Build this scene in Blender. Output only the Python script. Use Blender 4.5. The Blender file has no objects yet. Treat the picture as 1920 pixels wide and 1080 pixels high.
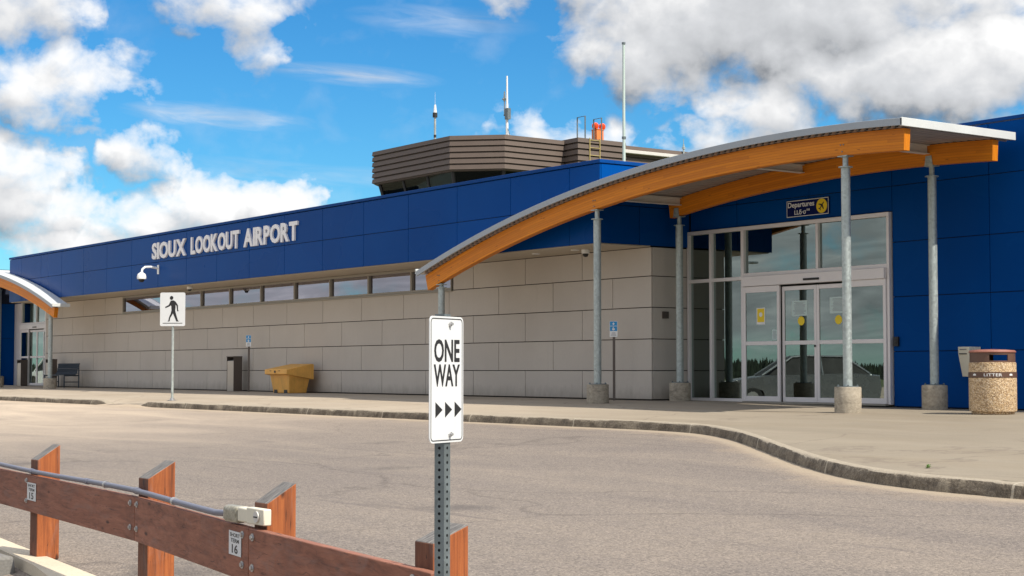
import bpy, bmesh, math, random
from mathutils import Vector, Matrix
random.seed(7)
SC = bpy.context.scene
COL = SC.collection
R = math.radians

# ------------------------------------------------------------------ materials
class NT:
    """small helper round a node tree"""
    def __init__(s, tree):
        s.t = tree; s.n = tree.nodes; s.l = tree.links
    def new(s, kind, **kw):
        n = s.n.new(kind)
        for k, v in kw.items():
            if k == 'ins':
                for a, b in v.items(): s.put(n.inputs[a], b)
            else: setattr(n, k, v)
        return n
    def put(s, sock, v):
        if isinstance(v, bpy.types.NodeSocket): s.l.new(v, sock)
        elif isinstance(v, bpy.types.Node): s.l.new(v.outputs[0], sock)
        else:
            if isinstance(v, tuple) and len(v) == 3 and sock.type == 'RGBA': v = (*v, 1)
            sock.default_value = v
    def math(s, op, a, b=None, c=None, clamp=False):
        n = s.n.new('ShaderNodeMath'); n.operation = op; n.use_clamp = clamp
        s.put(n.inputs[0], a)
        if b is not None: s.put(n.inputs[1], b)
        if c is not None: s.put(n.inputs[2], c)
        return n.outputs[0]
    def vmath(s, op, a, b=None):
        n = s.n.new('ShaderNodeVectorMath'); n.operation = op
        s.put(n.inputs[0], a)
        if b is not None: s.put(n.inputs[1], b)
        return n.outputs['Value'] if op in ('DOT_PRODUCT', 'LENGTH') else n.outputs[0]
    def noise(s, vec, scale, detail=4, rough=.55, dist=0, out='Fac'):
        n = s.n.new('ShaderNodeTexNoise')
        if vec is not None: s.l.new(vec, n.inputs['Vector'])
        n.inputs['Scale'].default_value = scale; n.inputs['Detail'].default_value = detail
        n.inputs['Roughness'].default_value = rough; n.inputs['Distortion'].default_value = dist
        return n.outputs[out]
    def voro(s, vec, scale, feature='F1', out='Distance'):
        n = s.n.new('ShaderNodeTexVoronoi'); n.feature = feature
        if vec is not None: s.l.new(vec, n.inputs['Vector'])
        n.inputs['Scale'].default_value = scale
        return n.outputs[out]
    def ramp(s, fac, stops):
        n = s.n.new('ShaderNodeValToRGB'); e = n.color_ramp.elements
        e[0].position, e[0].color = stops[0][0], (*stops[0][1], 1)
        e[1].position, e[1].color = stops[-1][0], (*stops[-1][1], 1)
        for p, c in stops[1:-1]:
            q = e.new(p); q.color = (*c, 1)
        s.l.new(fac, n.inputs[0]); return n.outputs[0]
    def lin(s, v, a, b, c=0., d=1.):
        n = s.n.new('ShaderNodeMapRange'); n.clamp = True
        s.put(n.inputs['Value'], v)
        for k, x in (('From Min', a), ('From Max', b), ('To Min', c), ('To Max', d)): n.inputs[k].default_value = x
        return n.outputs[0]
    def mix(s, f, a, b, mode='MIX'):
        n = s.n.new('ShaderNodeMix'); n.data_type = 'RGBA'; n.blend_type = mode
        s.put(n.inputs[0], f); s.put(n.inputs[6], a); s.put(n.inputs[7], b)
        return n.outputs[2]
    def scl(s, vec, x, y, z):
        n = s.n.new('ShaderNodeMapping'); s.l.new(vec, n.inputs['Vector'])
        n.inputs['Scale'].default_value = (x, y, z); return n.outputs[0]
    def coord(s, name='Object'):
        return s.new('ShaderNodeTexCoord').outputs[name]
    def pos(s):
        return s.new('ShaderNodeNewGeometry').outputs['Position']
    def bump(s, h, strength=.3, dist=.01):
        n = s.n.new('ShaderNodeBump'); s.l.new(h, n.inputs['Height'])
        n.inputs['Strength'].default_value = strength; n.inputs['Distance'].default_value = dist
        return n.outputs[0]

def material(name):
    m = bpy.data.materials.new(name); m.use_nodes = True
    t = NT(m.node_tree); t.n.clear()
    out = t.new('ShaderNodeOutputMaterial'); b = t.new('ShaderNodeBsdfPrincipled')
    t.l.new(b.outputs[0], out.inputs[0]); t.b = b; t.out = out
    return m, t

def plain(name, col, rough=.5, metal=0., var=.12, scale=3., fine=40., bump=0., spec=.5, streak=0., coat=0.):
    """base colour with large soft and small fine variation"""
    m, t = material(name); p = t.pos()
    a = t.noise(p, scale, 5, .6); b = t.noise(p, fine, 3, .6)
    f = t.math('ADD', t.math('MULTIPLY', a, .65), t.math('MULTIPLY', b, .35))
    lo = tuple(max(0, c * (1 - var)) for c in col); hi = tuple(c * (1 + var) for c in col)
    c = t.ramp(f, [(.3, lo), (.7, hi)])
    if streak:
        s = t.noise(t.scl(p, 6, 6, .35), 3, 4, .6)
        c = t.mix(t.lin(s, .5, .75, 0, streak), c, tuple(x * .55 for x in col))
    t.put(t.b.inputs['Base Color'], c)
    t.put(t.b.inputs['Roughness'], t.lin(a, .3, .7, max(0, rough - .06), min(1, rough + .08)))
    t.b.inputs['Metallic'].default_value = metal
    t.b.inputs['Specular IOR Level'].default_value = spec
    t.b.inputs['Coat Weight'].default_value = coat
    if bump: t.put(t.b.inputs['Normal'], t.bump(b, bump, .004))
    return m

# ------------------------------------------------------------------ mesh helpers
class MB:
    def __init__(s): s.v = []; s.f = []; s.uv = None; s.mi = []
    def add(s, vs, fs, mi=0):
        o = len(s.v); s.v += [tuple(x) for x in vs]
        s.f += [tuple(i + o for i in f) for f in fs]; s.mi += [mi] * len(fs); return s
    def box(s, x0, x1, y0, y1, z0, z1, mi=0):
        return s.hexa([(x0,y0,z0),(x1,y0,z0),(x1,y1,z0),(x0,y1,z0),(x0,y0,z1),(x1,y0,z1),(x1,y1,z1),(x0,y1,z1)], mi)
    def hexa(s, p, mi=0):
        return s.add(p, [(0,3,2,1),(4,5,6,7),(0,1,5,4),(1,2,6,5),(2,3,7,6),(3,0,4,7)], mi)
    def cyl(s, p0, p1, r0, r1=None, n=20, cap=True, mi=0):
        r1 = r0 if r1 is None else r1
        p0 = Vector(p0); p1 = Vector(p1); d = (p1 - p0).normalized()
        a = d.orthogonal().normalized(); b = d.cross(a)
        vs = []
        for p, r in ((p0, r0), (p1, r1)):
            for i in range(n):
                t = 2 * math.pi * i / n; vs.append(p + a * r * math.cos(t) + b * r * math.sin(t))
        fs = [(i, (i + 1) % n, n + (i + 1) % n, n + i) for i in range(n)]
        if cap: fs += [tuple(range(n))[::-1], tuple(range(n, 2 * n))]
        return s.add(vs, fs, mi)
    def tube(s, pts, r, n=10, mi=0):
        pts = [Vector(p) for p in pts]; vs = []; fs = []
        up = None
        for i, p in enumerate(pts):
            d = (pts[min(i + 1, len(pts) - 1)] - pts[max(i - 1, 0)]).normalized()
            if up is None: up = d.orthogonal().normalized()
            a = (up - d * up.dot(d)).normalized(); up = a; b = d.cross(a)
            for k in range(n):
                t = 2 * math.pi * k / n; vs.append(p + a * r * math.cos(t) + b * r * math.sin(t))
        for i in range(len(pts) - 1):
            for k in range(n):
                fs.append((i*n + k, i*n + (k+1) % n, (i+1)*n + (k+1) % n, (i+1)*n + k))
        fs += [tuple(range(n))[::-1], tuple(range((len(pts)-1)*n, len(pts)*n))]
        return s.add(vs, fs, mi)
    def lathe(s, c, prof, n=32, mi=0):
        vs = []; fs = []; m = len(prof)
        for i in range(n):
            t = 2 * math.pi * i / n
            for r, z in prof: vs.append((c[0] + r * math.cos(t), c[1] + r * math.sin(t), c[2] + z))
        for i in range(n):
            j = (i + 1) % n
            for k in range(m - 1): fs.append((i*m + k, j*m + k, j*m + k + 1, i*m + k + 1))
        if prof[0][0] > 1e-6: fs.append(tuple(i * m for i in range(n))[::-1])
        if prof[-1][0] > 1e-6: fs.append(tuple(i * m + m - 1 for i in range(n)))
        return s.add(vs, fs, mi)
    def prism(s, poly, fn, a, b, mi=0):
        """poly 2-D outline, fn(u,v,w) -> point, extruded w from a to b"""
        n = len(poly)
        vs = [fn(u, v, a) for u, v in poly] + [fn(u, v, b) for u, v in poly]
        fs = [tuple(range(n))[::-1], tuple(range(n, 2*n))] + [(i, (i+1) % n, n + (i+1) % n, n + i) for i in range(n)]
        return s.add(vs, fs, mi)
    def build(s, name, mat, parent=None, bevel=0, local=False, smooth=True, seg=2):
        me = bpy.data.meshes.new(name)
        vs = s.v
        if parent is not None and not local:
            o = parent_origin(parent); vs = [(x - o[0], y - o[1], z - o[2]) for x, y, z in vs]
        me.from_pydata(vs, [], s.f)
        mats = mat if isinstance(mat, (list, tuple)) else [mat]
        for m in mats: me.materials.append(m)
        me.polygons.foreach_set('material_index', s.mi)
        if s.uv:
            ul = me.uv_layers.new(name='UVMap')
            for li, l in enumerate(me.loops): ul.data[li].uv = s.uv[l.vertex_index]
        bm = bmesh.new(); bm.from_mesh(me)
        bmesh.ops.remove_doubles(bm, verts=bm.verts, dist=1e-5)
        bmesh.ops.recalc_face_normals(bm, faces=bm.faces); bm.to_mesh(me); bm.free()
        if smooth:
            me.polygons.foreach_set('use_smooth', [True] * len(me.polygons)); me.set_sharp_from_angle(angle=R(32))
        o = bpy.data.objects.new(name, me); COL.objects.link(o)
        if parent is not None: o.parent = parent
        if bevel:
            b = o.modifiers.new('bevel', 'BEVEL'); b.width = bevel; b.segments = seg; b.limit_method = 'ANGLE'; b.angle_limit = R(40)
            b.harden_normals = False
        return o

def parent_origin(p):
    o = Vector((0, 0, 0))
    while p is not None: o += Vector(p.location); p = p.parent
    return o
def tag(o, label=None, cat=None, group=None, kind=None):
    if label: o['label'] = label
    if cat: o['category'] = cat
    if group: o['group'] = group
    if kind: o['kind'] = kind
    return o
def thing(name, loc, label, cat, group=None, rz=0):
    o = bpy.data.objects.new(name, None); COL.objects.link(o); o.location = loc; o.rotation_euler = (0, 0, rz)
    o.empty_display_size = .2
    return tag(o, label, cat, group)
def struct(name, mb, mat, **k): return tag(mb.build(name, mat, **k), kind='structure')
def copy_tree(o, parent=None):
    c = o.copy(); COL.objects.link(c); c.parent = parent
    for ch in list(o.children): copy_tree(ch, c)
    return c

def text_mb(txt, size, depth, font_off=0., align='LEFT', spacing=1.):
    """text -> (verts, faces, width) with x right, y up, z = 0..depth"""
    cu = bpy.data.curves.new('lettering', 'FONT'); cu.body = txt; cu.size = size
    cu.extrude = depth / 2; cu.offset = font_off; cu.align_x = align; cu.space_character = spacing
    cu.resolution_u = 3
    ob = bpy.data.objects.new('lettering', cu); COL.objects.link(ob)
    dg = bpy.context.evaluated_depsgraph_get(); dg.update()
    me = bpy.data.meshes.new_from_object(ob.evaluated_get(dg))
    vs = [tuple(v.co) for v in me.vertices]; fs = [tuple(p.vertices) for p in me.polygons]
    bpy.data.objects.remove(ob); bpy.data.curves.remove(cu); bpy.data.meshes.remove(me)
    xs = [v[0] for v in vs]; ys = [v[1] for v in vs]
    return vs, fs, (min(xs), max(xs), min(ys), max(ys))
def fit_text(mb, txt, x0, x1, z0, z1, fn, depth=.001, off=0., mi=0, spacing=1.):
    """text stretched into the box; fn(u,v,w) maps to 3-D"""
    vs, fs, (a, b, c, d) = text_mb(txt, 1, .1, off, spacing=spacing)
    mb.add([fn(x0 + (v[0]-a)/(b-a)*(x1-x0), z0 + (v[1]-c)/(d-c)*(z1-z0), (v[2]/.1+.5)*depth) for v in vs], fs, mi)

# ------------------------------------------------------------------ palette
def m_panel_blue():
    m, t = material('blue_panel'); p = t.pos()
    a = t.noise(p, .35, 3, .5); b = t.noise(p, 90, 2, .5); s = t.noise(t.scl(p, 5, 5, .3), 2, 4, .6)
    c = t.ramp(a, [(.3, (.0006, .046, .215)), (.7, (.0010, .060, .26))])
    isl = t.new('ShaderNodeNewGeometry').outputs['Random Per Island']
    c = t.mix(t.math('MULTIPLY', isl, .30), c, (.001, .036, .165))
    c = t.mix(t.lin(s, .6, .85, 0, .08), c, (.012, .06, .15))
    t.put(t.b.inputs['Base Color'], c)
    t.put(t.b.inputs['Roughness'], t.lin(a, .3, .7, .25, .33))
    t.b.inputs['Specular IOR Level'].default_value = .07; t.b.inputs['Specular Tint'].default_value = (.12, .42, 1, 1)
    t.put(t.b.inputs['Normal'], t.bump(t.noise(p, .9, 2, .5), .10, .03))
    return m
def m_block():
    m, t = material('cladding_panel'); p = t.pos()
    a = t.noise(p, .8, 4, .6); b = t.noise(t.scl(p, 1, 1, .25), 60, 3, .6); s = t.noise(t.scl(p, 4, 4, .3), 2, 4, .65)
    c = t.ramp(a, [(.25, (.50, .455, .40)), (.75, (.56, .515, .455))])
    c = t.mix(t.lin(b, .3, .7, 0, .22), c, (.40, .365, .32))
    c = t.mix(t.lin(s, .55, .8, 0, .2), c, (.36, .325, .28))
    isl = t.new('ShaderNodeNewGeometry').outputs['Random Per Island']
    c = t.mix(t.math('MULTIPLY', isl, .32), c, (.43, .40, .37))
    zz = t.new('ShaderNodeSeparateXYZ', ins={0: p}).outputs[2]
    sp = t.math('ADD', zz, t.math('MULTIPLY', t.math('SUBTRACT', t.noise(t.scl(p, 3, 3, 1.2), 2, 5, .7), .5), .5))
    c = t.mix(t.lin(sp, .02, .28, .45, 0), c, (.20, .17, .135))
    t.put(t.b.inputs['Base Color'], c); t.b.inputs['Roughness'].default_value = .8
    t.put(t.b.inputs['Normal'], t.bump(b, .4, .006))
    return m
def m_glass(name, base=.12, tint=(.42, .52, .47), gain=1.6, refl=(.74, .86, .78)):
    m, t = material(name); t.n.remove(t.b)
    g = t.new('ShaderNodeBsdfGlossy'); g.inputs['Roughness'].default_value = .0; g.inputs['Color'].default_value = (*refl, 1)
    tr = t.new('ShaderNodeBsdfTransparent'); tr.inputs['Color'].default_value = (*tint, 1)
    fr = t.new('ShaderNodeFresnel'); fr.inputs['IOR'].default_value = 1.52
    t.put(g.inputs['Normal'], t.bump(t.noise(t.pos(), .9, 1, .4), .03, .02))
    f = t.math('ADD', t.math('MULTIPLY', fr.outputs[0], gain), base, clamp=True)
    mx = t.new('ShaderNodeMixShader'); t.put(mx.inputs[0], f)
    t.l.new(tr.outputs[0], mx.inputs[1]); t.l.new(g.outputs[0], mx.inputs[2]); t.l.new(mx.outputs[0], t.out.inputs[0])
    return m
def m_glulam():
    m, t = material('glulam'); uv = t.new('ShaderNodeUVMap').outputs[0]
    g = t.noise(t.scl(uv, 1.2, 40, 1), 1, 6, .65, 1.2)
    sx = t.new('ShaderNodeSeparateXYZ', ins={0: uv})
    v = sx.outputs[1]; lam = t.math('FRACT', t.math('MULTIPLY', v, 1 / .045))
    idx = t.math('FLOOR', t.math('MULTIPLY', v, 1 / .045))
    nx = t.new('ShaderNodeCombineXYZ', ins={0: t.math('FLOOR', t.math('ADD', t.math('MULTIPLY', sx.outputs[0], .45), t.math('MULTIPLY', idx, .37))), 1: idx})
    wn = t.new('ShaderNodeTexWhiteNoise', ins={0: nx.outputs[0]}).outputs[0]
    c = t.ramp(g, [(.25, (.55, .168, .005)), (.55, (.69, .228, .007)), (.8, (.77, .29, .012))])
    c = t.mix(t.lin(wn, 0, 1, 0, .45), c, (.36, .095, .006))
    kn = t.voro(t.scl(uv, 1.6, 9, 1), 1.3)
    c = t.mix(t.lin(kn, .05, .11, .75, 0), c, (.16, .045, .006))
    c = t.mix(t.lin(t.math('ABSOLUTE', t.math('SUBTRACT', lam, .5)), .42, .5, 0, .6), c, (.22, .055, .005))
    t.put(t.b.inputs['Base Color'], c); t.b.inputs['Roughness'].default_value = .5; t.b.inputs['Specular IOR Level'].default_value = .3
    t.put(t.b.inputs['Normal'], t.bump(g, .15, .003))
    return m
def m_wood(name, lo, hi, dark, grey_top=False, ax='X'):
    m, t = material(name); oi = t.new('ShaderNodeObjectInfo').outputs['Random']
    p = t.vmath('ADD', t.coord('Object'), t.vmath('MULTIPLY', t.new('ShaderNodeCombineXYZ', ins={0: oi, 1: oi, 2: oi}).outputs[0], (37., 11., 23.)))
    sc = (.7, 34, 26) if ax == 'X' else (34, 34, 1.6)
    g = t.noise(t.scl(p, *sc), 1, 6, .72, .5); big = t.noise(p, 3.5, 4, .6)
    c = t.ramp(g, [(.28, dark), (.48, lo), (.72, hi)])
    c = t.mix(t.lin(big, .45, .75, 0, .5), c, tuple(x * .5 for x in lo))
    kp = t.scl(p, 2.2, 1, 7) if ax == 'X' else t.scl(p, 6, 6, 2.4)
    k = t.voro(kp, 1.6); c = t.mix(t.lin(k, .06, .14, .85, 0), c, tuple(x * .3 for x in dark))
    # long dry checks (cracks)
    cr = t.noise(t.scl(p, .7, 9, 16) if ax == 'X' else t.scl(p, 16, 16, .7), 2.2, 2, .4, .6)
    crk = t.lin(t.math('ABSOLUTE', t.math('SUBTRACT', cr, .5)), 0, .006, 1, 0)
    c = t.mix(t.math('MULTIPLY', crk, .8), c, (.015, .008, .006))
    wr = t.noise(t.scl(p, 1.2, 5, 5) if ax == 'X' else t.scl(p, 5, 5, 1.2), 2.4, 6, .7, .8)
    c = t.mix(t.lin(wr, .52, .72, 0, .55), c, tuple(.55 * x + .09 for x in lo))
    if grey_top:
        n = t.new('ShaderNodeNewGeometry').outputs['Normal']; z = t.new('ShaderNodeSeparateXYZ', ins={0: n}).outputs[2]
        gg = t.noise(t.scl(p, 90, 14, 14), 1, 5, .7)
        c = t.mix(t.lin(z, .45, .6), c, t.ramp(gg, [(.3, (.05, .047, .045)), (.55, (.16, .15, .14)), (.8, (.34, .31, .28))]))
    t.put(t.b.inputs['Base Color'], c); t.b.inputs['Roughness'].default_value = .72
    hh = t.math('SUBTRACT', g, t.math('MULTIPLY', crk, .8))
    t.put(t.b.inputs['Normal'], t.bump(hh, .5, .004))
    return m
def m_concrete(name, lo, hi, fine=60, stain=.35, bump=.4, staincol=(.2, .17, .13), rough=.85):
    m, t = material(name); p = t.pos()
    a = t.noise(p, .55, 6, .65, .6); b = t.noise(p, fine, 3, .6); s = t.noise(t.scl(p, 1, 1, 5), 4, 6, .7)
    c = t.ramp(t.math('ADD', t.math('MULTIPLY', a, .6), t.math('MULTIPLY', b, .4)), [(.34, lo), (.66, hi)])
    c = t.mix(t.lin(s, .55, .78, 0, stain), c, staincol)
    vv = t.voro(p, 35); c = t.mix(t.lin(vv, .05, .13, .5, 0), c, tuple(x * .45 for x in lo))
    w2 = t.noise(t.scl(p, 2, 2, 4), 2.2, 5, .7, 1.); c = t.mix(t.lin(w2, .5, .66, 0, stain * .6), c, tuple(x * .5 for x in lo))
    t.put(t.b.inputs['Base Color'], c); t.b.inputs['Roughness'].default_value = rough
    t.put(t.b.inputs['Normal'], t.bump(t.math('ADD', b, t.math('MULTIPLY', s, .6)), bump, .006))
    return m
def m_sidewalk():
    m, t = material('pavement_concrete'); p = t.pos()
    a = t.noise(t.scl(p, .35, 1.1, 1), .9, 6, .62, .8); b = t.noise(p, 45, 4, .65); c2 = t.noise(t.scl(p, .12, .8, 1), 1.4, 4, .6)
    c = t.ramp(t.math('ADD', t.math('MULTIPLY', a, .55), t.math('MULTIPLY', b, .45)), [(.36, (.235, .198, .155)), (.64, (.31, .265, .21))])
    c = t.mix(t.lin(c2, .5, .72, 0, .4), c, (.21, .163, .11))
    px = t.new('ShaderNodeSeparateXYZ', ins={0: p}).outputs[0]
    c = t.mix(t.lin(px, -17, -26, 0, 1), t.mix(1., c, (.86, .855, .80), 'MULTIPLY'), t.mix(1., c, (1.28, 1.26, 1.22), 'MULTIPLY'))  # far pavement painted paler, its stronger lighting put into the colour
    # tooled joints every 3 m along the building, one running lengthwise
    xyz = t.new('ShaderNodeSeparateXYZ', ins={0: p})
    jx = t.math('ABSOLUTE', t.math('SUBTRACT', t.math('FRACT', t.math('MULTIPLY', xyz.outputs[0], 1 / 3.)), .5))
    jm = t.lin(jx, .4965, .4985, 0, .5)
    c = t.mix(jm, c, (.14, .11, .08))
    # hairline cracks and oil-dark spots
    cr = t.voro(t.vmath('ADD', p, t.noise(p, .8, 4, .6, out='Color')), .22, 'DISTANCE_TO_EDGE')
    c = t.mix(t.lin(cr, .0, .006, .45, 0), c, (.12, .09, .07))
    sp = t.voro(p, 2.2); c = t.mix(t.lin(sp, .03, .06, .5, 0), c, (.18, .14, .10))
    t.put(t.b.inputs['Base Color'], c); t.b.inputs['Roughness'].default_value = .85
    t.put(t.b.inputs['Normal'], t.bump(b, .25, .004))
    return m
def m_kerb():
    m, t = material('kerb_concrete'); p = t.pos()
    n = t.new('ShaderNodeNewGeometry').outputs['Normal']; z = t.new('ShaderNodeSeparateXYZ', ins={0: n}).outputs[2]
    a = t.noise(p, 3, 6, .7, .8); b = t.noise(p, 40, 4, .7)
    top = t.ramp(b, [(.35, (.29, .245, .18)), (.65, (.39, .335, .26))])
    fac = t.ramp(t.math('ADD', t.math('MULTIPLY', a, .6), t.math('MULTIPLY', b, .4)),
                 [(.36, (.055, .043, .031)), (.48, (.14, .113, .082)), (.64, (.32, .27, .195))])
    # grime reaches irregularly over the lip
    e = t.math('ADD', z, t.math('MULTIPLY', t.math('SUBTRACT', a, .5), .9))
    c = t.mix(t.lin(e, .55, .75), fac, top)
    xyz = t.new('ShaderNodeSeparateXYZ', ins={0: p})
    jx = t.math('ABSOLUTE', t.math('SUBTRACT', t.math('FRACT', t.math('MULTIPLY', xyz.outputs[0], 1 / 3.)), .5))
    c = t.mix(t.lin(jx, .494, .497, 0, .8), c, (.5, .44, .34))
    t.put(t.b.inputs['Base Color'], c); t.b.inputs['Roughness'].default_value = .9
    t.put(t.b.inputs['Normal'], t.bump(t.math('ADD', t.math('MULTIPLY', a, 2), b), .8, .02))
    return m
def m_asphalt():
    m, t = material('asphalt'); p = t.pos()
    big = t.noise(t.scl(p, .25, .9, 1), .7, 6, .62, .9); mid = t.noise(p, 5, 5, .7)
    vc = t.voro(p, 75, out='Color'); vs = t.new('ShaderNodeSeparateColor', ins={0: vc}).outputs[0]
    vd = t.voro(p, 75)
    c = t.ramp(big, [(.33, (.118, .098, .088)), (.5, (.158, .131, .110)), (.68, (.220, .180, .142))])
    st = t.mix(t.lin(vs, 0, 1), (.034, .029, .026), (.39, .325, .265))
    c = t.mix(.46, c, st)
    c = t.mix(t.lin(mid, .45, .75, 0, .35), c, (.15, .125, .115))
    # sparse pale and dark stones
    v2 = t.voro(p, 28); c = t.mix(t.lin(v2, .06, .1, .8, 0), c, (.62, .57, .5))
    # sealed scuffs / tyre marks: stretched patches
    sk = t.noise(t.scl(p, .22, 2.6, 1), 1.3, 3, .55, 1.2)
    c = t.mix(t.lin(sk, .62, .76, 0, .6), c, (.09, .075, .07))
    oil = t.voro(t.vmath('ADD', p, t.noise(p, 3, 3, .6, out='Color')), .33); c = t.mix(t.lin(oil, .05, .16, .55, 0), c, (.06, .052, .05))
    cr = t.voro(t.vmath('ADD', p, t.noise(p, .7, 4, .6, out='Color')), .16, 'DISTANCE_TO_EDGE')
    c = t.mix(t.lin(cr, .0, .006, .4, 0), c, (.05, .04, .035))
    # sand swept against the kerb
    d = t.new('ShaderNodeAttribute', attribute_name='kerbdist').outputs['Fac']
    e = t.math('ADD', d, t.math('MULTIPLY', t.math('SUBTRACT', mid, .5), .22))
    c = t.mix(t.lin(e, .18, .36, .85, 0), c, t.ramp(t.noise(p, 30, 4, .7), [(.35, (.27, .225, .165)), (.65, (.37, .31, .235))]))
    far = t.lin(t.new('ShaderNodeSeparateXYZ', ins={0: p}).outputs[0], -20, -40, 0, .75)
    c = t.mix(t.math('MULTIPLY', far, t.lin(big, .3, .65, .5, 1)), c, (.56, .45, .335))  # far road paler: grazing-angle sheen painted in as a sandy colour
    e2 = t.math('ADD', d, t.math('MULTIPLY', t.math('SUBTRACT', t.noise(p, 1.3, 5, .7), .5), 2.0))
    c = t.mix(t.lin(e2, .1, .75, .4, 0), c, (.34, .26, .175))
    t.put(t.b.inputs['Base Color'], c); t.b.inputs['Roughness'].default_value = .88
    t.put(t.b.inputs['Normal'], t.bump(t.math('SUBTRACT', t.math('MULTIPLY', mid, .4), vd), .55, .008))
    return m
def m_aggregate():
    m, t = material('exposed_aggregate'); p = t.pos()
    vc = t.voro(p, 62, out='Color'); r = t.new('ShaderNodeSeparateColor', ins={0: vc}).outputs[0]; d = t.voro(p, 62)
    c = t.ramp(r, [(.0, (.22, .13, .07)), (.25, (.50, .34, .18)), (.55, (.66, .48, .28)), (.8, (.74, .60, .42)), (1., (.36, .24, .14))])
    c = t.mix(t.lin(d, .5, .75, 0, .75), c, (.30, .2, .11))
    t.put(t.b.inputs['Base Color'], c); t.b.inputs['Roughness'].default_value = .75
    t.put(t.b.inputs['Normal'], t.bump(t.math('MULTIPLY', d, -1.), .8, .006))
    return m
def m_galv(name='galvanised_steel', col=(.40, .45, .44)):
    m, t = material(name); p = t.pos()
    sp = t.voro(p, 26, out='Color'); r = t.new('ShaderNodeSeparateColor', ins={0: sp}).outputs[0]
    a = t.noise(t.scl(p, 5, 5, 1.2), 2, 4, .6)
    c = t.ramp(t.math('ADD', t.math('MULTIPLY', r, .35), t.math('MULTIPLY', a, .65)),
               [(.25, tuple(x * .8 for x in col)), (.75, tuple(min(1, x * 1.2) for x in col))])
    t.put(t.b.inputs['Base Color'], c); t.b.inputs['Metallic'].default_value = .45
    t.put(t.b.inputs['Roughness'], t.lin(r, 0, 1, .42, .58))
    return m

M = {}
M['blue'] = m_panel_blue(); M['block'] = m_block()
M['joint'] = plain('dark_joint', (.035, .033, .03), .9)
M['navyjoint'] = plain('navy_joint', (.004, .01, .03), .8)
M['trim'] = plain('blue_trim', (.001, .045, .20), .45, 0, .08, spec=.08)
M['soffit'] = plain('soffit', (.42, .36, .28), .6, 0, .06, 1.)
M['alu'] = plain('anodised_aluminium', (.74, .71, .71), .42, .25, .06, 2., 60)
M['alu_dark'] = plain('ribbon_frame', (.30, .28, .24), .5, .2, .08)
M['glass'] = m_glass('door_glass', .24, (.34, .47, .41), 1.25, (.72, .84, .79))
M['glass2'] = m_glass('ribbon_glass', .30, (.25, .25, .30), 1.3, (.86, .84, .95))
M['cabglass'] = m_glass('tower_glass', .0, (.13, .15, .15), .3)
M['glulam'] = m_glulam()
M['roofgrey'] = plain('roof_trim_grey', (.33, .365, .40), .45, .15, .06)
M['roofwhite'] = plain('roof_trim_white', (.60, .62, .61), .45, .1, .05)
M['deck'] = plain('steel_deck', (.32, .29, .275), .5, .2, .08)
M['purlin'] = plain('painted_steel', (.60, .58, .54), .5, .1, .06)
M['galv'] = m_galv()
M['galvdark'] = m_galv('galvanised_dark', (.16, .19, .20))
M['conc'] = m_concrete('footing_concrete', (.22, .19, .145), (.48, .42, .33), stain=.85, fine=22, bump=.8, staincol=(.11, .09, .07))
M['kconc'] = m_concrete('strip_concrete', (.48, .41, .30), (.62, .54, .41), stain=.2)
M['gconc'] = m_concrete('grey_concrete', (.13, .125, .115), (.24, .23, .21), stain=.4)
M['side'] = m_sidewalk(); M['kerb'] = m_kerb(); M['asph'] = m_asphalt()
M['agg'] = m_aggregate()
M['brown'] = plain('brown_plastic', (.115, .062, .042), .5, 0, .2)
M['lidred'] = plain('faded_lid', (.27, .11, .08), .55, 0, .15)
M['white'] = plain('white_paint', (.78, .79, .78), .4, 0, .03)
M['signw'] = plain('sign_white', (.62, .64, .65), .38, 0, .03, 5)
M['black'] = plain('black_paint', (.012, .012, .014), .5)
M['rubber'] = plain('rubber', (.02, .02, .02), .7)
M['letter'] = plain('letter_silver', (.78, .78, .80), .45, .1, .05)
M['railw'] = m_wood('stained_rail', (.25, .095, .055), (.36, .15, .092), (.115, .042, .026))
M['postw'] = m_wood('stained_post', (.29, .077, .018), (.45, .14, .034), (.11, .031, .010), True, 'Z')
M['postf'] = m_wood('shaded_post_face', (.15, .055, .028), (.22, .085, .042), (.07, .026, .016), True, 'Z')  # post fronts: their shade painted in as a darker wood colour
M['pvc'] = plain('grey_pvc', (.13, .135, .18), .4, 0, .1)
M['steel'] = plain('zinc_bolt', (.5, .5, .5), .35, .8, .1)
M['yellow'] = plain('salt_box_plastic', (.74, .39, .085), .55, 0, .18, 4, streak=.3)
M['stain'] = plain('stainless', (.42, .38, .34), .33, .75, .15, 2, streak=.3)
M['browncoat'] = plain('brown_coating', (.10, .08, .068), .45, .1, .1)
M['cyan'] = plain('sign_blue', (.01, .27, .60), .45, 0, .05)
M['tower'] = plain('tower_siding', (.125, .096, .080), .55, .0, .1, 1.5, spec=.25)
M['towerdark'] = plain('tower_dark', (.03, .028, .03), .7)
M['orange'] = plain('beacon_orange', (.75, .20, .045), .5, 0, .1)
M['red'] = plain('beacon_red', (.80, .07, .01), .3, 0, .1)
M['ladder'] = plain('ladder_yellow', (.40, .32, .12), .5, 0, .1)
M['mast'] = plain('mast_white', (.46, .55, .51), .4, 0, .05)
M['cream'] = plain('cream_plastic', (.66, .62, .50), .5, 0, .06)
M['navy'] = plain('sign_navy', (.003, .010, .085), .6, spec=.1)
M['syel'] = plain('sign_yellow', (.85, .62, .01), .45, 0, .05)
M['paper'] = plain('paper', (.55, .68, .66), .8, 0, .04)
M['bench'] = plain('bench_metal', (.03, .045, .065), .45, .2, .1)
M['int'] = plain('interior_wall', (.28, .28, .24), .8)
M['intf'] = plain('interior_floor', (.16, .15, .14), .5)
M['roofm'] = plain('roof_membrane', (.2, .2, .2), .9)
M['leaf'] = plain('weed_leaf', (.12, .24, .04), .7, 0, .3)

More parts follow.
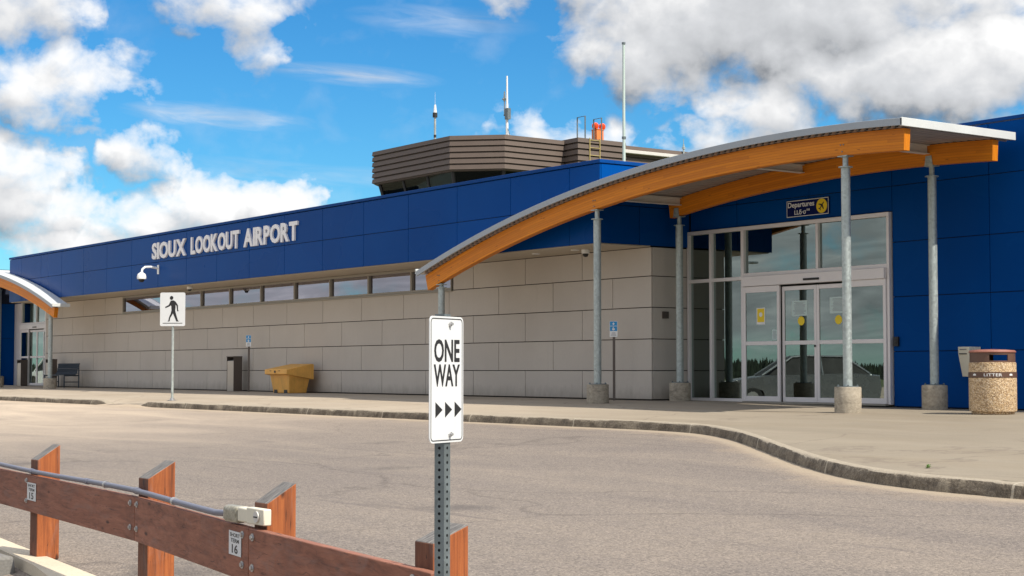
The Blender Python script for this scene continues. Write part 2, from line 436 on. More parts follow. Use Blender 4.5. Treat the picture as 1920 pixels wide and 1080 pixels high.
# ------------------------------------------------------------------ ground
def pw(x, P):
    if x <= P[0][0]: return P[0][1]
    for a, b in zip(P, P[1:]):
        if x <= b[0]: return a[1] + (b[1] - a[1]) * (x - a[0]) / (b[0] - a[0])
    return P[-1][1]
def sm(t): t = max(0., min(1., t)); return t * t * (3 - 2 * t)
PS = [(-9.45, -.376), (-5, -.18), (-2, -.025), (-.5, 0), (2, 0)]
PR = [(-60, -.95), (-20, -.76), (-18.0, -.70), (-17.3, -.60), (-9.45, -.506), (-5, -.31), (5, 0)]
KP = [(-19.2, -4.95), (-18.2, -5.0), (-17.2, -5.3), (-15.6, -6.25), (-13.7, -7.55), (-11.9, -8.7), (-10.6, -9.28), (-9.2, -9.45)]
def ykerb(x):
    if x <= KP[0][0]: return -4.95
    if x >= KP[-1][0]: return -9.45
    # smoothed polyline
    s = 0
    for k in range(-4, 5): s += pw(x + k * .22, [(-40, -4.95)] + KP + [(30, -9.45)])
    return s / 9
def cut(x): return min(sm((x + 41.45) / .7), sm((-38.2 - x) / .7))      # dropped kerb at the crossing
def zside(x, y):
    return pw(y, PS) - .05 * sm((x + 24) / 5) * sm((y + 5) / 4) - .10 * cut(x) * sm((-3.7 - y) / 1.0)
def zroad(x, y): return pw(y, PR)

xs = [-110 + i * 1.0 for i in range(40)] + [-70 + i * .25 for i in range(int(82 / .25) + 1)]
g = MB(); row = 14
for x in xs:
    k = ykerb(x) + .14
    for j in range(row):
        y = 2.2 + (k - 2.2) * j / (row - 1); g.v.append((x, y, zside(x, y)))
for i in range(len(xs) - 1):
    for j in range(row - 1):
        a = i * row + j; g.f.append((a, a + row, a + row + 1, a + 1)); g.mi.append(0)
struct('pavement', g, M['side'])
# kerb: flat top strip, worn lip, face
k = MB(); xk = []
x = -110.
while x < 12: xk.append(x); x += .5 if x < -55 else .09
rnd = random.Random(3)
chips = [0.] * len(xk)
for i in range(len(xk)):
    if rnd.random() < .10: chips[i] = rnd.uniform(.006, .024)
prof_n = 7
for i, x in enumerate(xk):
    y = ykerb(x); zt = zside(x, y); zr = zroad(x, y) - .01
    w = .004 * math.sin(x * 3.1) + .004 * rnd.uniform(-1, 1); c = chips[i]
    ya = y + .14
    k.v += [(x, ya, zside(x, ya)), (x, y + .05, zside(x, y + .05)), (x, y + .02 + c, zt - .004),
            (x, y + .004 + c * .6 + w, zt - .018 - c), (x, y - .008 + w, zt - .05 - c * .5),
            (x, y - .018 - w, (zt + zr) / 2 - .02), (x, y - .03, zr)]
for i in range(len(xk) - 1):
    for j in range(prof_n - 1):
        a = i * prof_n + j; k.f.append((a, a + prof_n, a + prof_n + 1, a + 1)); k.mi.append(0)
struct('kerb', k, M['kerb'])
# road and parking area
offs = [-.03, .15, .3, .45, .7, 1.0, 1.5, 2.2, 3.2, 4.5, 6, 7.5, 9, 10.5]
r = MB(); D = []
tail = [-16.8, -17.3, -17.6, -18.0, -18.6, -20, -25, -35, -60, -90]
xr = [-140 + i * 5 for i in range(14)] + [-70 + i * .5 for i in range(165)] + [15 + 5 * i for i in range(12)]
nr = len(offs) + len(tail)
for x in xr:
    y0 = ykerb(x)
    for j, o in enumerate(offs):
        f = o / 10.5; y = (y0 - o) if o < 1.1 else (y0 - 1.0) + (-16.2 - (y0 - 1.0)) * ((o - 1.0) / 9.5)
        if o < 0: y = y0 + .03
        r.v.append((x, y, zroad(x, y) + .05 * cut(x) * sm(1 - (y0 - y) / .6))); D.append(max(0, y0 - y))
    for y in tail: r.v.append((x, y, zroad(x, y))); D.append(50)
for i in range(len(xr) - 1):
    for j in range(nr - 1):
        a = i * nr + j; r.f.append((a, a + 1, a + nr + 1, a + nr)); r.mi.append(0)
me = bpy.data.meshes.new('road'); me.from_pydata(r.v, [], r.f); me.materials.append(M['asph'])
at = me.attributes.new('kerbdist', 'FLOAT', 'POINT'); at.data.foreach_set('value', D)
me.polygons.foreach_set('use_smooth', [True] * len(me.polygons))
o = bpy.data.objects.new('road', me); COL.objects.link(o); tag(o, kind='structure')
# surrounding grassland
mg, t = material('grassland'); p = t.pos()
t.put(t.b.inputs['Base Color'], t.ramp(t.noise(p, .3, 8, .7), [(.3, (.05, .075, .02)), (.7, (.12, .13, .05))])); t.b.inputs['Roughness'].default_value = .95
g = MB(); g.add([(-1500, -1500, -1.15), (1500, -1500, -1.15), (1500, 1500, -1.15), (-1500, 1500, -1.15)], [(0, 1, 2, 3)])
struct('ground', g, mg)

# ------------------------------------------------------------------ terminal building
term = thing('terminal_building', (-42, 0, 0), 'long low airport terminal with a glossy blue panelled fascia above grey-beige block cladding', 'building')
def panels(mb, axis, c, us, vs, gap=.012, th=.03, skip=None):
    """cladding panels on plane: axis 'y' (faces -y at y=c) or 'x' (faces +x at x=c)"""
    for (u0, u1) in us:
        for (v0, v1) in vs:
            if skip and skip(u0, u1, v0, v1): continue
            h = gap / 2
            if axis == 'y': mb.box(u0 + h, u1 - h, c, c + th, v0 + h, v1 - h)
            else: mb.box(c - th, c, u0 + h, u1 - h, v0 + h, v1 - h)
def spans(a, b, first, step):
    e = [a]; x = first
    while x > a: x -= step
    while x < b:
        if x > a + .02 and x < b - .3: e.append(x)
        x += step
    e.append(b); return list(zip(e, e[1:]))
XL, XR = -59.4, -24.82
BAND = [(3.10, 3.87), (3.87, 4.67)]
# fascia
f = MB()
fs = spans(-59.5, -24.78, -25.76, 2.028)
panels(f, 'y', -1.35, fs, BAND)
panels(f, 'x', -24.78, [(-1.32, -.34), (-.34, .99)], BAND)
f.build('fascia_cladding', M['blue'], term, bevel=.004)
f = MB(); f.box(-59.47, -24.82, -1.315, 1.2, 3.112, 4.66)
f.build('fascia_core', M['navyjoint'], term)
f = MB(); f.box(-59.53, -24.755, -1.375, -1.0, 4.68, 4.75); f.box(-25.15, -24.757, -.998, .97, 4.68, 4.75)
f.build('parapet_cap', M['trim'], term, bevel=.006)
# soffit with long grooves
f = MB()
for i in range(6):
    y0 = -1.31 + i * .218; f.box(-59.45, -24.84, y0 + .006, y0 + .212, 3.085, 3.108)
f.build('soffit', M['soffit'], term, bevel=.004)
for x in (-27.7, -26.35):
    f = MB(); f.cyl((x, -.75, 3.07), (x, -.75, 3.084), .09, n=20); f.build('recessed_light', M['white'], term)
# block wall in running bond
ROW = [(.02, .6), (.6, 1.235), (1.235, 1.87), (1.87, 2.5), (2.5, 3.085)]
f = MB(); WX0, WX1 = -52.05, -32.0
for i, (z0, z1) in enumerate(ROW):
    first = -26.05 if i in (1, 3) else -27.07
    if i == 4:
        for s in spans(XL, WX0, first - 2.04 * 20, 2.04) + spans(WX1, XR, first, 2.04): panels(f, 'y', 0, [s], [(z0, z1)], gap=.016)
    else: panels(f, 'y', 0, spans(XL, XR, first, 2.04), [(z0, z1)], gap=.016)
    panels(f, 'x', XR, [(.03, .97)], [(z0, z1)], gap=.016)
f.build('block_cladding', M['block'], term, bevel=.005)
f = MB(); f.box(XL + .02, XR - .04, .031, .25, -.1, 2.49); f.box(XL + .02, WX0 + .02, .031, .25, 2.49, 3.08)
f.box(WX1 - .02, XR - .04, .031, .25, 2.49, 3.08); f.box(XR - .25, XR - .031, .25, 1.0, -.1, 3.08)
f.build('wall_core', M['joint'], term)
# ribbon window
wx = [-52.0, -48.81, -45.86, -43.88, -41.88, -39.86, -37.87, -35.88, -33.83, -32.04]
for a, b in zip(wx, wx[1:]):
    w = MB(); w.box(a, b, -.03, .1, 2.505, 2.56); w.box(a, b, -.03, .1, 3.02, 3.08)
    w.box(a, a + .035, -.029, .1, 2.56, 3.02); w.box(b - .035, b, -.029, .1, 2.56, 3.02)
    wo = w.build('window', M['alu_dark'], term, bevel=.003)
    w = MB(); w.box(a + .035, b - .035, .03, .04, 2.56, 3.02); w.build('pane', M['glass2'], wo)
f = MB(); f.box(-52.05, -32.0, -.06, .02, 2.47, 2.503); f.build('window_sill', M['alu_dark'], term, bevel=.003)
# wall above the entrance and right hand wing, plane y = 1
f = MB()
ex = [(-24.76, -23.4), (-23.4, -21.45), (-21.45, -19.44)]
panels(f, 'y', 1.0, ex, [(3.43, 3.88), (3.88, 4.67)])
rx = [(-19.44, -17.34), (-17.34, -15.3), (-15.3, -13.3), (-13.3, -11.3), (-11.3, -9.3), (-9.3, -7.3)]
panels(f, 'y', 1.0, rx, [(-.03, .94), (.94, 1.905), (1.905, 2.875), (2.875, 3.88), (3.88, 4.74)])
f.build('blue_cladding', M['blue'], term, bevel=.004)
f = MB(); f.box(-24.77, -7.3, 1.031, 1.25, 3.44, 4.66); f.box(-19.42, -7.3, 1.031, 1.25, -.2, 3.44); f.build('wall_core', M['navyjoint'], term)
f = MB(); f.box(-19.46, -7.3, .98, 1.35, 4.75, 4.81); f.box(-24.75, -19.47, .98, 1.35, 4.69, 4.75); f.build('parapet_cap', M['trim'], term, bevel=.006)
# wing left of the far entrance
f = MB(); panels(f, 'y', .25, [(-68, -65.7), (-70, -68), (-72, -70), (-74, -72)], [(-.03, .94), (.94, 1.905), (1.905, 2.875), (2.875, 3.88), (3.88, 4.7)])
panels(f, 'x', -65.67, [(.28, .98)], [(-.03, 1.9), (1.9, 3.3)])
panels(f, 'y', 1.0, [(-65.65, -63.5), (-63.5, -61.5), (-61.5, -59.5)], [(3.3, 3.88), (3.88, 4.67)])
f.build('blue_cladding', M['blue'], term, bevel=.004)
f = MB(); f.box(-74, -65.7, .281, 1.2, -.2, 4.69); f.box(-65.7, -59.47, 1.031, 1.25, 3.3, 4.66); f.build('wall_core', M['navyjoint'], term)
# hull, roof, interior
f = MB(); f.box(-74, -7.3, 9.0, 9.3, -.2, 4.5); f.box(-74.2, -74, .3, 9, -.2, 4.5); f.box(-7.3, -7.1, 1.0, 9.3, -.2, 4.6)
f.build('rear_wall', M['int'], term)
f = MB(); f.box(-74, -7.3, 1.26, 9.0, 4.35, 4.55); f.build('roof', M['roofm'], term)
f = MB(); f.box(-74, -7.3, 1.1, 9.0, -.12, -.012); f.build('interior_floor', M['intf'], term)
f = MB(); f.box(-24.6, -19.4, 4.5, 4.7, -.01, 4.3); f.box(-19.38, -19.2, 1.3, 6, -.01, 4.3); f.box(-26.5, -26.3, 1.4, 8, -.01, 4.3)
f.box(-22.6, -22.3, 3.0, 3.3, -.01, 4.3); f.box(-20.3, -19.7, 2.6, 2.9, -.01, 1.0); f.box(-21.6, -21.1, 3.4, 3.8, -.01, .9)
f.build('interior_partition', M['int'], term)

def entrance(X0, mirror, title):
    """glazed entrance 5.34 m wide on plane y=1; X0 its left end (in its own left-to-right order)"""
    def X(u): return X0 + u if not mirror else X0 + 5.34 - u
    def bx(mb, u0, u1, y0, y1, z0, z1):
        a, b = X(u0), X(u1); mb.box(min(a, b), max(a, b), y0, y1, z0, z1)
    fr = MB()
    bx(fr, 0, .06, .93, 1.06, .055, 3.345); bx(fr, 5.28, 5.34, .93, 1.06, .0, 3.345)
    bx(fr, 0, 5.34, .93, 1.06, 3.345, 3.42)
    bx(fr, .66, .73, .932, 1.058, .055, 3.345)
    bx(fr, 1.575, 1.655, .928, 1.062, .0, 3.344)
    bx(fr, .06, .66, .935, 1.055, 2.37, 2.44); bx(fr, .73, 1.575, .935, 1.055, 2.37, 2.44)
    bx(fr, 0, 1.575, .925, 1.06, -.02, .055)
    bx(fr, 1.655, 5.28, .934, 1.056, 2.43, 2.50)
    bx(fr, 3.565, 3.625, .936, 1.054, 2.50, 3.344)
    fo = fr.build('curtain_wall_frame', M['alu'], term, bevel=.004)
    def pane(u0, u1, z0, z1, y=.995, parent=fo):
        p_ = MB(); bx(p_, u0, u1, y, y + .008, z0, z1); p_.build('pane', M['glass'], parent)
    pane(.06, .66, .055, 2.37); pane(.06, .66, 2.44, 3.345); pane(.73, 1.575, .055, 2.37); pane(.73, 1.575, 2.44, 3.345)
    pane(1.655, 3.565, 2.50, 3.345); pane(3.625, 5.28, 2.50, 3.345)
    h = MB(); bx(h, 1.66, 5.275, .86, 1.05, 2.235, 2.428); ho = h.build('door_header', M['alu'], term, bevel=.006)
    s = MB(); bx(s, 3.33, 3.72, .835, .858, 2.285, 2.325); s.build('motion_sensor', M['black'], ho, bevel=.006)
    def leaf(u0, u1, y, name, z1=2.23, head=.12, foot=.11):
        l = MB(); st = .062
        bx(l, u0, u0 + st, y, y + .045, .012, z1); bx(l, u1 - st, u1, y, y + .045, .012, z1)
        bx(l, u0 + st, u1 - st, y + .001, y + .044, .012, foot); bx(l, u0 + st, u1 - st, y + .001, y + .044, z1 - head, z1)
        bx(l, u0 + st, u1 - st, y + .002, y + .043, 1.09, 1.165)
        lo = l.build(name, M['alu'], term, bevel=.004)
        for a, b in ((foot, 1.09), (1.165, z1 - head)):
            p_ = MB(); bx(p_, u0 + st, u1 - st, y + .018, y + .026, a, b); p_.build('pane', M['glass'], lo)
        return lo
    leaf(1.665, 2.645, .90, 'door_sidelight'); leaf(4.36, 5.275, .90, 'door_sidelight', 2.235)
    a = leaf(2.655, 3.545, .965, 'sliding_door', 2.2, .08, .10); b = leaf(3.55, 4.45, .965, 'sliding_door', 2.2, .08, .10)
    l = MB(); l.cyl((X(3.51), .962, 1.06), (X(3.51), .95, 1.06), .022, n=14); l.build('lock', M['black'], a)
    s = MB(); bx(s, 1.66, 5.28, .86, 1.06, -.02, .010); s.build('threshold', M['alu_dark'], term)
entrance(-24.8, False, 'near')
entrance(-64.84, True, 'far')
f = MB(); f.box(-65.66, -64.85, .95, 1.04, 0, 3.29); f.build('panel', M['alu'], term)
f = MB(); f.box(XL - .05, XL + .02, -.005, 1.0, 0, 3.08); f.build('corner_trim', M['alu'], term)
# small fittings on the wall
f = MB(); f.box(-24.815, -24.79, .27, .43, 1.65, 1.79)
for i in range(5): f.box(-24.795, -24.782, .28, .42, 1.66 + i * .025, 1.672 + i * .025)
tag(f.build('wall_vent', M['browncoat']), 'small square dark vent on the beige return wall beside the glass entrance', 'vent')
f = MB(); f.box(-19.40, -19.30, .95, .998, 1.03, 1.20)
f.cyl((-19.35, .95, 1.12), (-19.35, .94, 1.12), .035, n=16); tag(f.build('door_button', M['black'], bevel=.008), 'black push button plate on blue panel right of the glass doors', 'door button')

# ------------------------------------------------------------------ lettering on the fascia
sg = thing('airport_name_sign', (-41.8, -1.36, 3.96), 'raised silver letters reading SIOUX LOOKOUT AIRPORT on the blue fascia', 'sign')
adv = {}
def word(txt, x0, x1):
    # widths of the single letters, set tight, then squeezed into x0..x1
    gl = []
    for ch in txt: vs, fs_, bb = text_mb(ch, 1, .1, .034); gl.append((vs, fs_, bb))
    gap = .035; tot = sum(b[1] - b[0] for _, _, b in gl) + gap * (len(gl) - 1)
    k = (x1 - x0) / tot; x = x0
    for vs, fs_, (a, b, c, d) in gl:
        mb = MB(); h = .50
        mb.add([(x + (v[0] - a) * k, -1.353 - (v[2] / .1 + .5) * .05, 3.955 + (v[1] - c) / (d - c) * h) for v in vs], fs_)
        mb.build('letter', M['letter'], sg, smooth=False); x += (b - a + gap) * k
word('SIOUX', -46.40, -43.98); word('LOOKOUT', -43.62, -40.50); word('AIRPORT', -40.22, -37.14)

# ------------------------------------------------------------------ canopies
ZP, RB = 4.06, 38.0
def arc(u, rr):   # u = x - crown ; radius rr from the arc's centre
    return ZP - RB + math.sqrt(rr * rr - u * u)
def canopy(XC, sx, label):
    """crown at XC, sx=+1 long arm to the left (-x); sx=-1 mirrored"""
    def X(u): return XC + sx * u
    cn = thing('entrance_canopy', (X(-5.3), -.7, 0), label, 'canopy', 'arched timber canopies over the entrances')
    def ring(y0, y1, u0, u1, r0, r1, n=48, slant=True, uv=False):
        mb = MB(); mb.uv = [] if uv else None
        for i in range(n + 1):
            u = u0 + (u1 - u0) * i / n
            th = math.asin(u / RB)
            for rr, y in ((r0, y0), (r1, y0), (r1, y1), (r0, y1)):
                ux = rr * math.sin(th) if (slant or 0 < i < n) else u
                mb.v.append((X(ux), y, ZP - RB + rr * math.cos(th)))
                if uv: mb.uv.append((th * RB, (rr - r0) + (0 if y == y0 else .7)))
        for i in range(n):
            a = i * 4; b = a + 4
            for k_ in range(4): mb.f.append((a + k_, a + (k_ + 1) % 4, b + (k_ + 1) % 4, b + k_)); mb.mi.append(0)
        mb.f += [(0, 1, 2, 3), (n*4, n*4+3, n*4+2, n*4+1)]; mb.mi += [0, 0]
        return mb
    ring(-1.87, -1.73, -11.20, 2.31, 38.0, 38.345, uv=True).build('beam', M['glulam'], cn, bevel=.006)
    ring(.26, .40, -5.55, 2.31, 38.0, 38.345, uv=True).build('beam', M['glulam'], cn, bevel=.006)
    # corrugated deck; the part behind the fascia line is left out
    def deck(u0, u1, y0, y1):
        n = int((u1 - u0) / .02); mb = MB()
        per = .152
        for i in range(n + 1):
            u = u0 + (u1 - u0) * i / n; ph = (u / per) % 1.
            h = 1. if ph < .36 else (1 - (ph - .36) / .12 if ph < .48 else (0. if ph < .86 else (ph - .86) / .14))
            rr = 38.347 + .042 * h; th = u / RB
            for q in (rr, rr + .003):
                for y in (y0, y1): mb.v.append((X(q * math.sin(th)), y, ZP - RB + q * math.cos(th)))
        for i in range(n):
            a = 4 * i; b = a + 4
            mb.f += [(a, a+1, b+1, b), (a+2, b+2, b+3, a+3)]; mb.mi += [0, 0]
            mb.f += [(a, b, b+2, a+2), (a+1, a+3, b+3, b+1)]; mb.mi += [0, 0]
        return mb
    d = deck(-11.27, -5.72, -1.95, -1.39); d.build('roof_deck', M['deck'], cn, smooth=False)
    d = deck(-5.719, 2.35, -1.95, .68); d.build('roof_deck', M['deck'], cn, smooth=False)
    ring(-1.985, -1.40, -11.27, -5.72, 38.392, 38.47).build('roof_sheet', M['roofwhite'], cn)
    ring(-1.985, .70, -5.719, 2.37, 38.392, 38.47).build('roof_sheet', M['roofwhite'], cn)
    ring(-2.02, -1.987, -11.33, 2.38, 38.372, 38.485).build('edge_trim', M['roofgrey'], cn, bevel=.004)
    def zt(u, rr): return ZP - RB + rr * math.cos(u / RB)
    def bx(mb, u0, u1, y0, y1, z0, z1): a, b = X(u0), X(u1); mb.box(min(a, b), max(a, b), y0, y1, z0, z1)
    t_ = MB(); bx(t_, 2.375, 2.41, -2.02, .74, zt(2.3, 38.36), zt(2.3, 38.49)); t_.build('end_trim', M['roofwhite'], cn, bevel=.004)
    th = 11.33 / RB
    t_ = MB(); zz = ZP - RB + 38.372 * math.cos(th)
    bx(t_, -11.49, -11.45, -2.02, -1.40, zz - .0, zz + .11); t_.build('end_trim', M['roofwhite'], cn, bevel=.004)
    ring(.702, .965, -5.719, .35, 38.40, 38.50).build('wall_flashing', M['roofwhite'], cn)
    # purlins between the beams
    for u in (-5.25, -1.9, .98):
        z = zt(u, 38.34); t_ = MB()
        y1 = .258
        bx(t_, u - .06, u + .06, -1.728, y1, z - .012, z); bx(t_, u - .06, u + .06, -1.728, y1, z - .15, z - .138)
        bx(t_, u - .008, u + .008, -1.727, y1 - .001, z - .138, z - .012)
        t_.build('purlin', M['purlin'], cn)
    # posts
    for (u, y) in ((-10.75, -1.8), (-5.31, -1.8), (1.05, -1.8), (-5.35, .33), (1.02, .33)):
        x = X(u); z0 = zside(x, y); zb = arc(u, RB); hb = z0 + .36 if x < -20 else z0 + .41
        low = u < -10
        zf = zb - .19 if not low else zb - .10
        t_ = MB(); t_.cyl((x, y, hb + .012), (x, y, zf), .073, n=24); po = t_.build('post', M['galv'], cn)
        t_ = MB(); t_.cyl((x, y, zf), (x, y, zf + .012), .115, n=24); t_.cyl((x, y, zf + .012), (x, y, zb - .005), .045, n=16)
        t_.box(x - .10, x + .10, y - .08, y + .08, zb - .018 - (.02 if low else 0), zb - .003 - (.02 if low else 0))
        t_.build('flange', M['galv'], po)
        t_ = MB(); yb = (-1.874 if y < -1 else .256)
        if y > 0: # side plate on the rear beam
            t_.prism([(-.06, .16), (.06, .16), (.085, -.02), (-.085, -.02)], lambda a, b, w: (x + a, yb - w, zb + b), .0, .010)
            for dx in (-.028, .028):
                for dz in (.04, .11): t_.cyl((x + dx, yb - .010, zb + dz), (x + dx, yb - .022, zb + dz), .010, n=8)
        else:
            for dx, dz in ((-.03, .17), (.03, .17), (.0, .06)):
                t_ = MB(); t_.cyl((x + dx, yb + .002, zb + dz), (x + dx, yb - .008, zb + dz), .012, n=8); t_.build('beam_bolt', M['galvdark'], po)
        if y > 0: t_.build('bracket', M['galv'], po)
        t_ = MB(); t_.lathe((x, y, z0 - .03), [(.205, 0), (.212, .04), (.213, hb - z0 + .01), (.205, hb - z0 + .03)], 36)
        t_.build('concrete_footing', M['conc'], po)
        t_ = MB(); t_.cyl((x, y, hb + .001), (x, y, hb + .013), .168, n=24)
        for q in range(4):
            a = math.pi / 4 + q * math.pi / 2; bx_, by_ = x + .15 * math.cos(a), y + .15 * math.sin(a)
            t_.cyl((bx_, by_, hb), (bx_, by_, hb + .035), .012, n=8); t_.cyl((bx_, by_, hb + .004), (bx_, by_, hb + .018), .022, n=6)
        t_.build('anchor_plate', M['galvdark'], po)
    return cn
canopy(-19.0, 1, 'big arched orange timber canopy with grey metal roof over the near Departures doors')
canopy(-64.65, -1, 'far arched timber canopy cut by the left edge of the photo')

# ------------------------------------------------------------------ departures sign and notices
s = thing('departures_sign', (-21.46, .99, 3.5), 'navy Departures sign with a yellow aeroplane disc above the glass doors', 'sign')
def fy(u, v, w): return (u, .972 - w, v)
b = MB(); b.box(-22.01, -20.92, .972, .998, 3.50, 3.82); b.build('sign_board', M['navy'], s, bevel=.003)
b = MB(); e = .012
b.box(-22.0, -20.93, .968, .9718, 3.505, 3.517); b.box(-22.0, -20.93, .968, .9718, 3.803, 3.815)
b.box(-22.0, -21.99, .968, .9718, 3.517, 3.803); b.box(-20.94, -20.93, .968, .9718, 3.517, 3.803)
fit_text(b, 'Departures', -21.97, -21.29, 3.655, 3.785, fy, .003, .018)
fit_text(b, 'LL\u03b4\u00b7\u03c3', -21.80, -21.50, 3.545, 3.635, fy, .003, .018)
fit_text(b, 'III', -21.48, -21.41, 3.60, 3.64, fy, .003, .01)
b.build('lettering', M['white'], s, smooth=False)
b = MB(); b.prism([(.135 * math.cos(i * math.pi / 18), .135 * math.sin(i * math.pi / 18)) for i in range(36)], lambda a, c, w: (-21.10 + a, .9715 - w, 3.665 + c), 0, .004)
b.build('disc', M['syel'], s, smooth=False)
b = MB()
def plane(px, py, sc, ang):
    P = [(0, 1), (.10, .85), (.11, .35), (.85, -.12), (.85, -.28), (.11, -.05), (.09, -.6), (.34, -.8), (.34, -.93), (0, -.82)]
    P = P + [(-a, c) for a, c in P[-2:0:-1]]
    ca, sa = math.cos(ang), math.sin(ang)
    return [(px + sc * (a * ca - c * sa), py + sc * (a * sa + c * ca)) for a, c in P]
b.prism(plane(-21.10, 3.665, .095, R(-40)), lambda a, c, w: (a, .967 - w, c), 0, .003)
b.build('aeroplane', M['black'], s, smooth=False)
def notice(x0, x1, z0, z1, y, label, kind):
    n = thing('door_notice', ((x0 + x1) / 2, y, z0), label, 'notice', 'notices taped to the entrance glass')
    b = MB(); b.box(x0, x1, y - .002, y, z0, z1)
    b.build('sheet', M['paper'] if kind != 'yellow' else M['white'], n)
    b = MB()
    if kind == 'paper':
        rr = random.Random(int(x0 * 100))
        z = z1 - .03
        while z > z0 + .03:
            w = (x1 - x0) * rr.uniform(.5, .85); c = (x0 + x1) / 2; b.box(c - w / 2, c + w / 2, y - .0035, y - .0022, z - .006, z); z -= .022
        b.build('text_lines', M['pvc'], n)
    elif kind == 'yellow':
        b.box(x0 + .02, x1 - .02, y - .0035, y - .0022, z0 + .045, z1 - .015); b.build('yellow_panel', M['syel'], n)
        b = MB(); c = (x0 + x1) / 2; b.prism([(.045 * math.cos(i * math.pi / 8), .045 * math.sin(i * math.pi / 8)) for i in range(16)], lambda a, q, w: (c + a, y - .0036 - w, (z0 + z1) / 2 + .03 + q), 0, .001)
        b.build('white_disc', M['white'], n, smooth=False)
    return n
notice(-22.78, -22.55, 1.49, 1.81, .917, 'yellow and white notice on the left fixed door panel', 'yellow')
notice(-21.90, -21.50, 1.63, 1.92, .982, 'pale printed notice sheet on the left sliding door above a yellow round decal', 'paper')
notice(-20.93, -20.53, 1.655, 1.955, .982, 'pale printed notice sheet partly behind the canopy post, on the right sliding door', 'paper')
notice(-22.36, -22.23, 1.19, 1.385, .917, 'small white notice by the left sliding door edge just above the mid rail', 'paper')
for x, lb in ((-21.66, 'round yellow decal below the sheet on the left sliding door'), (-20.72, 'round yellow decal beside the canopy post on the right sliding door')):
    b = MB(); b.prism([(.085 * math.cos(i * math.pi / 12), .085 * math.sin(i * math.pi / 12)) for i in range(24)], lambda a, q, w: (x + a, .982 - w, 1.535 + q), 0, .002)
    tag(b.build('door_decal', M['syel'], smooth=False), lb, 'decal', 'yellow round decals on the sliding doors')

# ------------------------------------------------------------------ cameras on the building
c = thing('security_camera', (-46.0, -1.36, 3.65), 'white dome security camera on a curved arm below the SIOUX letters', 'security camera')
b = MB(); b.box(-46.06, -45.94, -1.375, -1.352, 3.50, 3.78); b.build('mounting_plate', M['white'], c, bevel=.005)
b = MB(); b.tube([(-46, -1.375, 3.68), (-46, -1.6, 3.71), (-46, -1.78, 3.70), (-46, -1.87, 3.63), (-46, -1.89, 3.52)], .035, 12); b.build('arm', M['white'], c)
b = MB(); b.lathe((-46, -1.89, 3.24), [(.0, .0), (.055, .01), (.085, .05), (.092, .09)], 20); b.build('dome_lens', M['rubber'], c)
b = MB(); b.lathe((-46, -1.89, 3.24), [(.10, .09), (.135, .10), (.14, .17), (.12, .24), (.06, .285), (.035, .3)], 24); b.build('housing', M['white'], c)
c = thing('security_camera', (-26.19, -.6, 3.08), 'small white dome camera under the soffit left of the second canopy post', 'security camera')
b = MB(); b.lathe((-26.19, -.6, 2.93), [(.07, .07), (.085, .08), (.085, .152)], 20); b.build('housing', M['white'], c)
b = MB(); b.lathe((-26.19, -.6, 2.93), [(0, 0), (.045, .012), (.064, .07)], 16); b.build('dome_lens', M['rubber'], c)
c = thing('security_camera', (-44.75, -.9, 3.08), 'tiny white dome camera under the soffit just above the pedestrian sign', 'security camera')
b = MB(); b.lathe((-44.75, -.9, 2.95), [(.07, .06), (.085, .07), (.085, .132)], 16); b.build('housing', M['white'], c)
b = MB(); b.lathe((-44.75, -.9, 2.95), [(0, 0), (.045, .012), (.064, .06)], 12); b.build('dome_lens', M['rubber'], c)
c = thing('junction_box', (-30.2, -1.34, 3.1), 'small pale junction box under the fascia above the low end of the near canopy', 'junction box')
b = MB(); b.box(-30.5, -30.22, -1.46, -1.30, 2.98, 3.08); b.build('box', M['white'], c, bevel=.006)

# ------------------------------------------------------------------ control tower
tw = thing('control_tower', (-49, 14, 0), 'brown ribbed control tower cab rising behind the blue fascia', 'control tower')
def siding(outline, z0, z1, nb, closed=True):
    mb = MB(); cx = sum(p[0] for p in outline) / len(outline); cy = sum(p[1] for p in outline) / len(outline)
    n = len(outline); rings = []
    def ring(off, z):
        out = []
        for i in range(n):
            p0 = Vector(outline[i - 1]); p1 = Vector(outline[i]); p2 = Vector(outline[(i + 1) % n])
            d1 = (p1 - p0).normalized(); d2 = (p2 - p1).normalized()
            n1 = Vector((d1.y, -d1.x)); n2 = Vector((d2.y, -d2.x)); b_ = (n1 + n2).normalized()
            q = p1 + b_ * (off / max(.3, b_.dot(n1))); out.append((q.x, q.y, z))
        return out
    h = (z1 - z0) / nb
    seq = []
    for k_ in range(nb):
        zt = z1 - k_ * h
        seq += [(0.04, zt - h * .02), (.06, zt - h * .66), (.065, zt - h * .74), (-.03, zt - h * .76), (-.03, zt - h * .98)]
    for off, z in seq: mb.v += ring(off, z)
    for k_ in range(len(seq) - 1):
        for i in range(n): mb.f.append((k_*n + i, k_*n + (i+1) % n, (k_+1)*n + (i+1) % n, (k_+1)*n + i)); mb.mi.append(0)
    mb.f.append(tuple(range(n))); mb.f.append(tuple(range((len(seq)-1)*n, len(seq)*n))[::-1]); mb.mi += [0, 0]
    return mb
CAB = [(-52.42, 10), (-47.2, 10), (-45.85, 11.35), (-45.85, 16), (-47.2, 17.4), (-52.42, 17.4), (-53.75, 16), (-53.75, 11.35)]
siding(CAB, 7.56, 8.80, 6).build('cab_wall', M['tower'], tw, smooth=False)
siding([(-46.5, 14.0), (-45.07, 14.0), (-45.07, 16.1), (-46.5, 16.1)], 5.6, 8.83, 15).build('annex', M['tower'], tw, smooth=False)
siding([(-46.5, 16.12), (-45.2, 16.12), (-45.2, 22), (-46.5, 22)], 5.6, 8.74, 14).build('annex', M['tower'], tw, smooth=False)
b = MB(); b.box(-46.4, -44.95, 16.0, 20, 8.44, 8.56); b.build('cable_tray', M['purlin'], tw, bevel=.01)
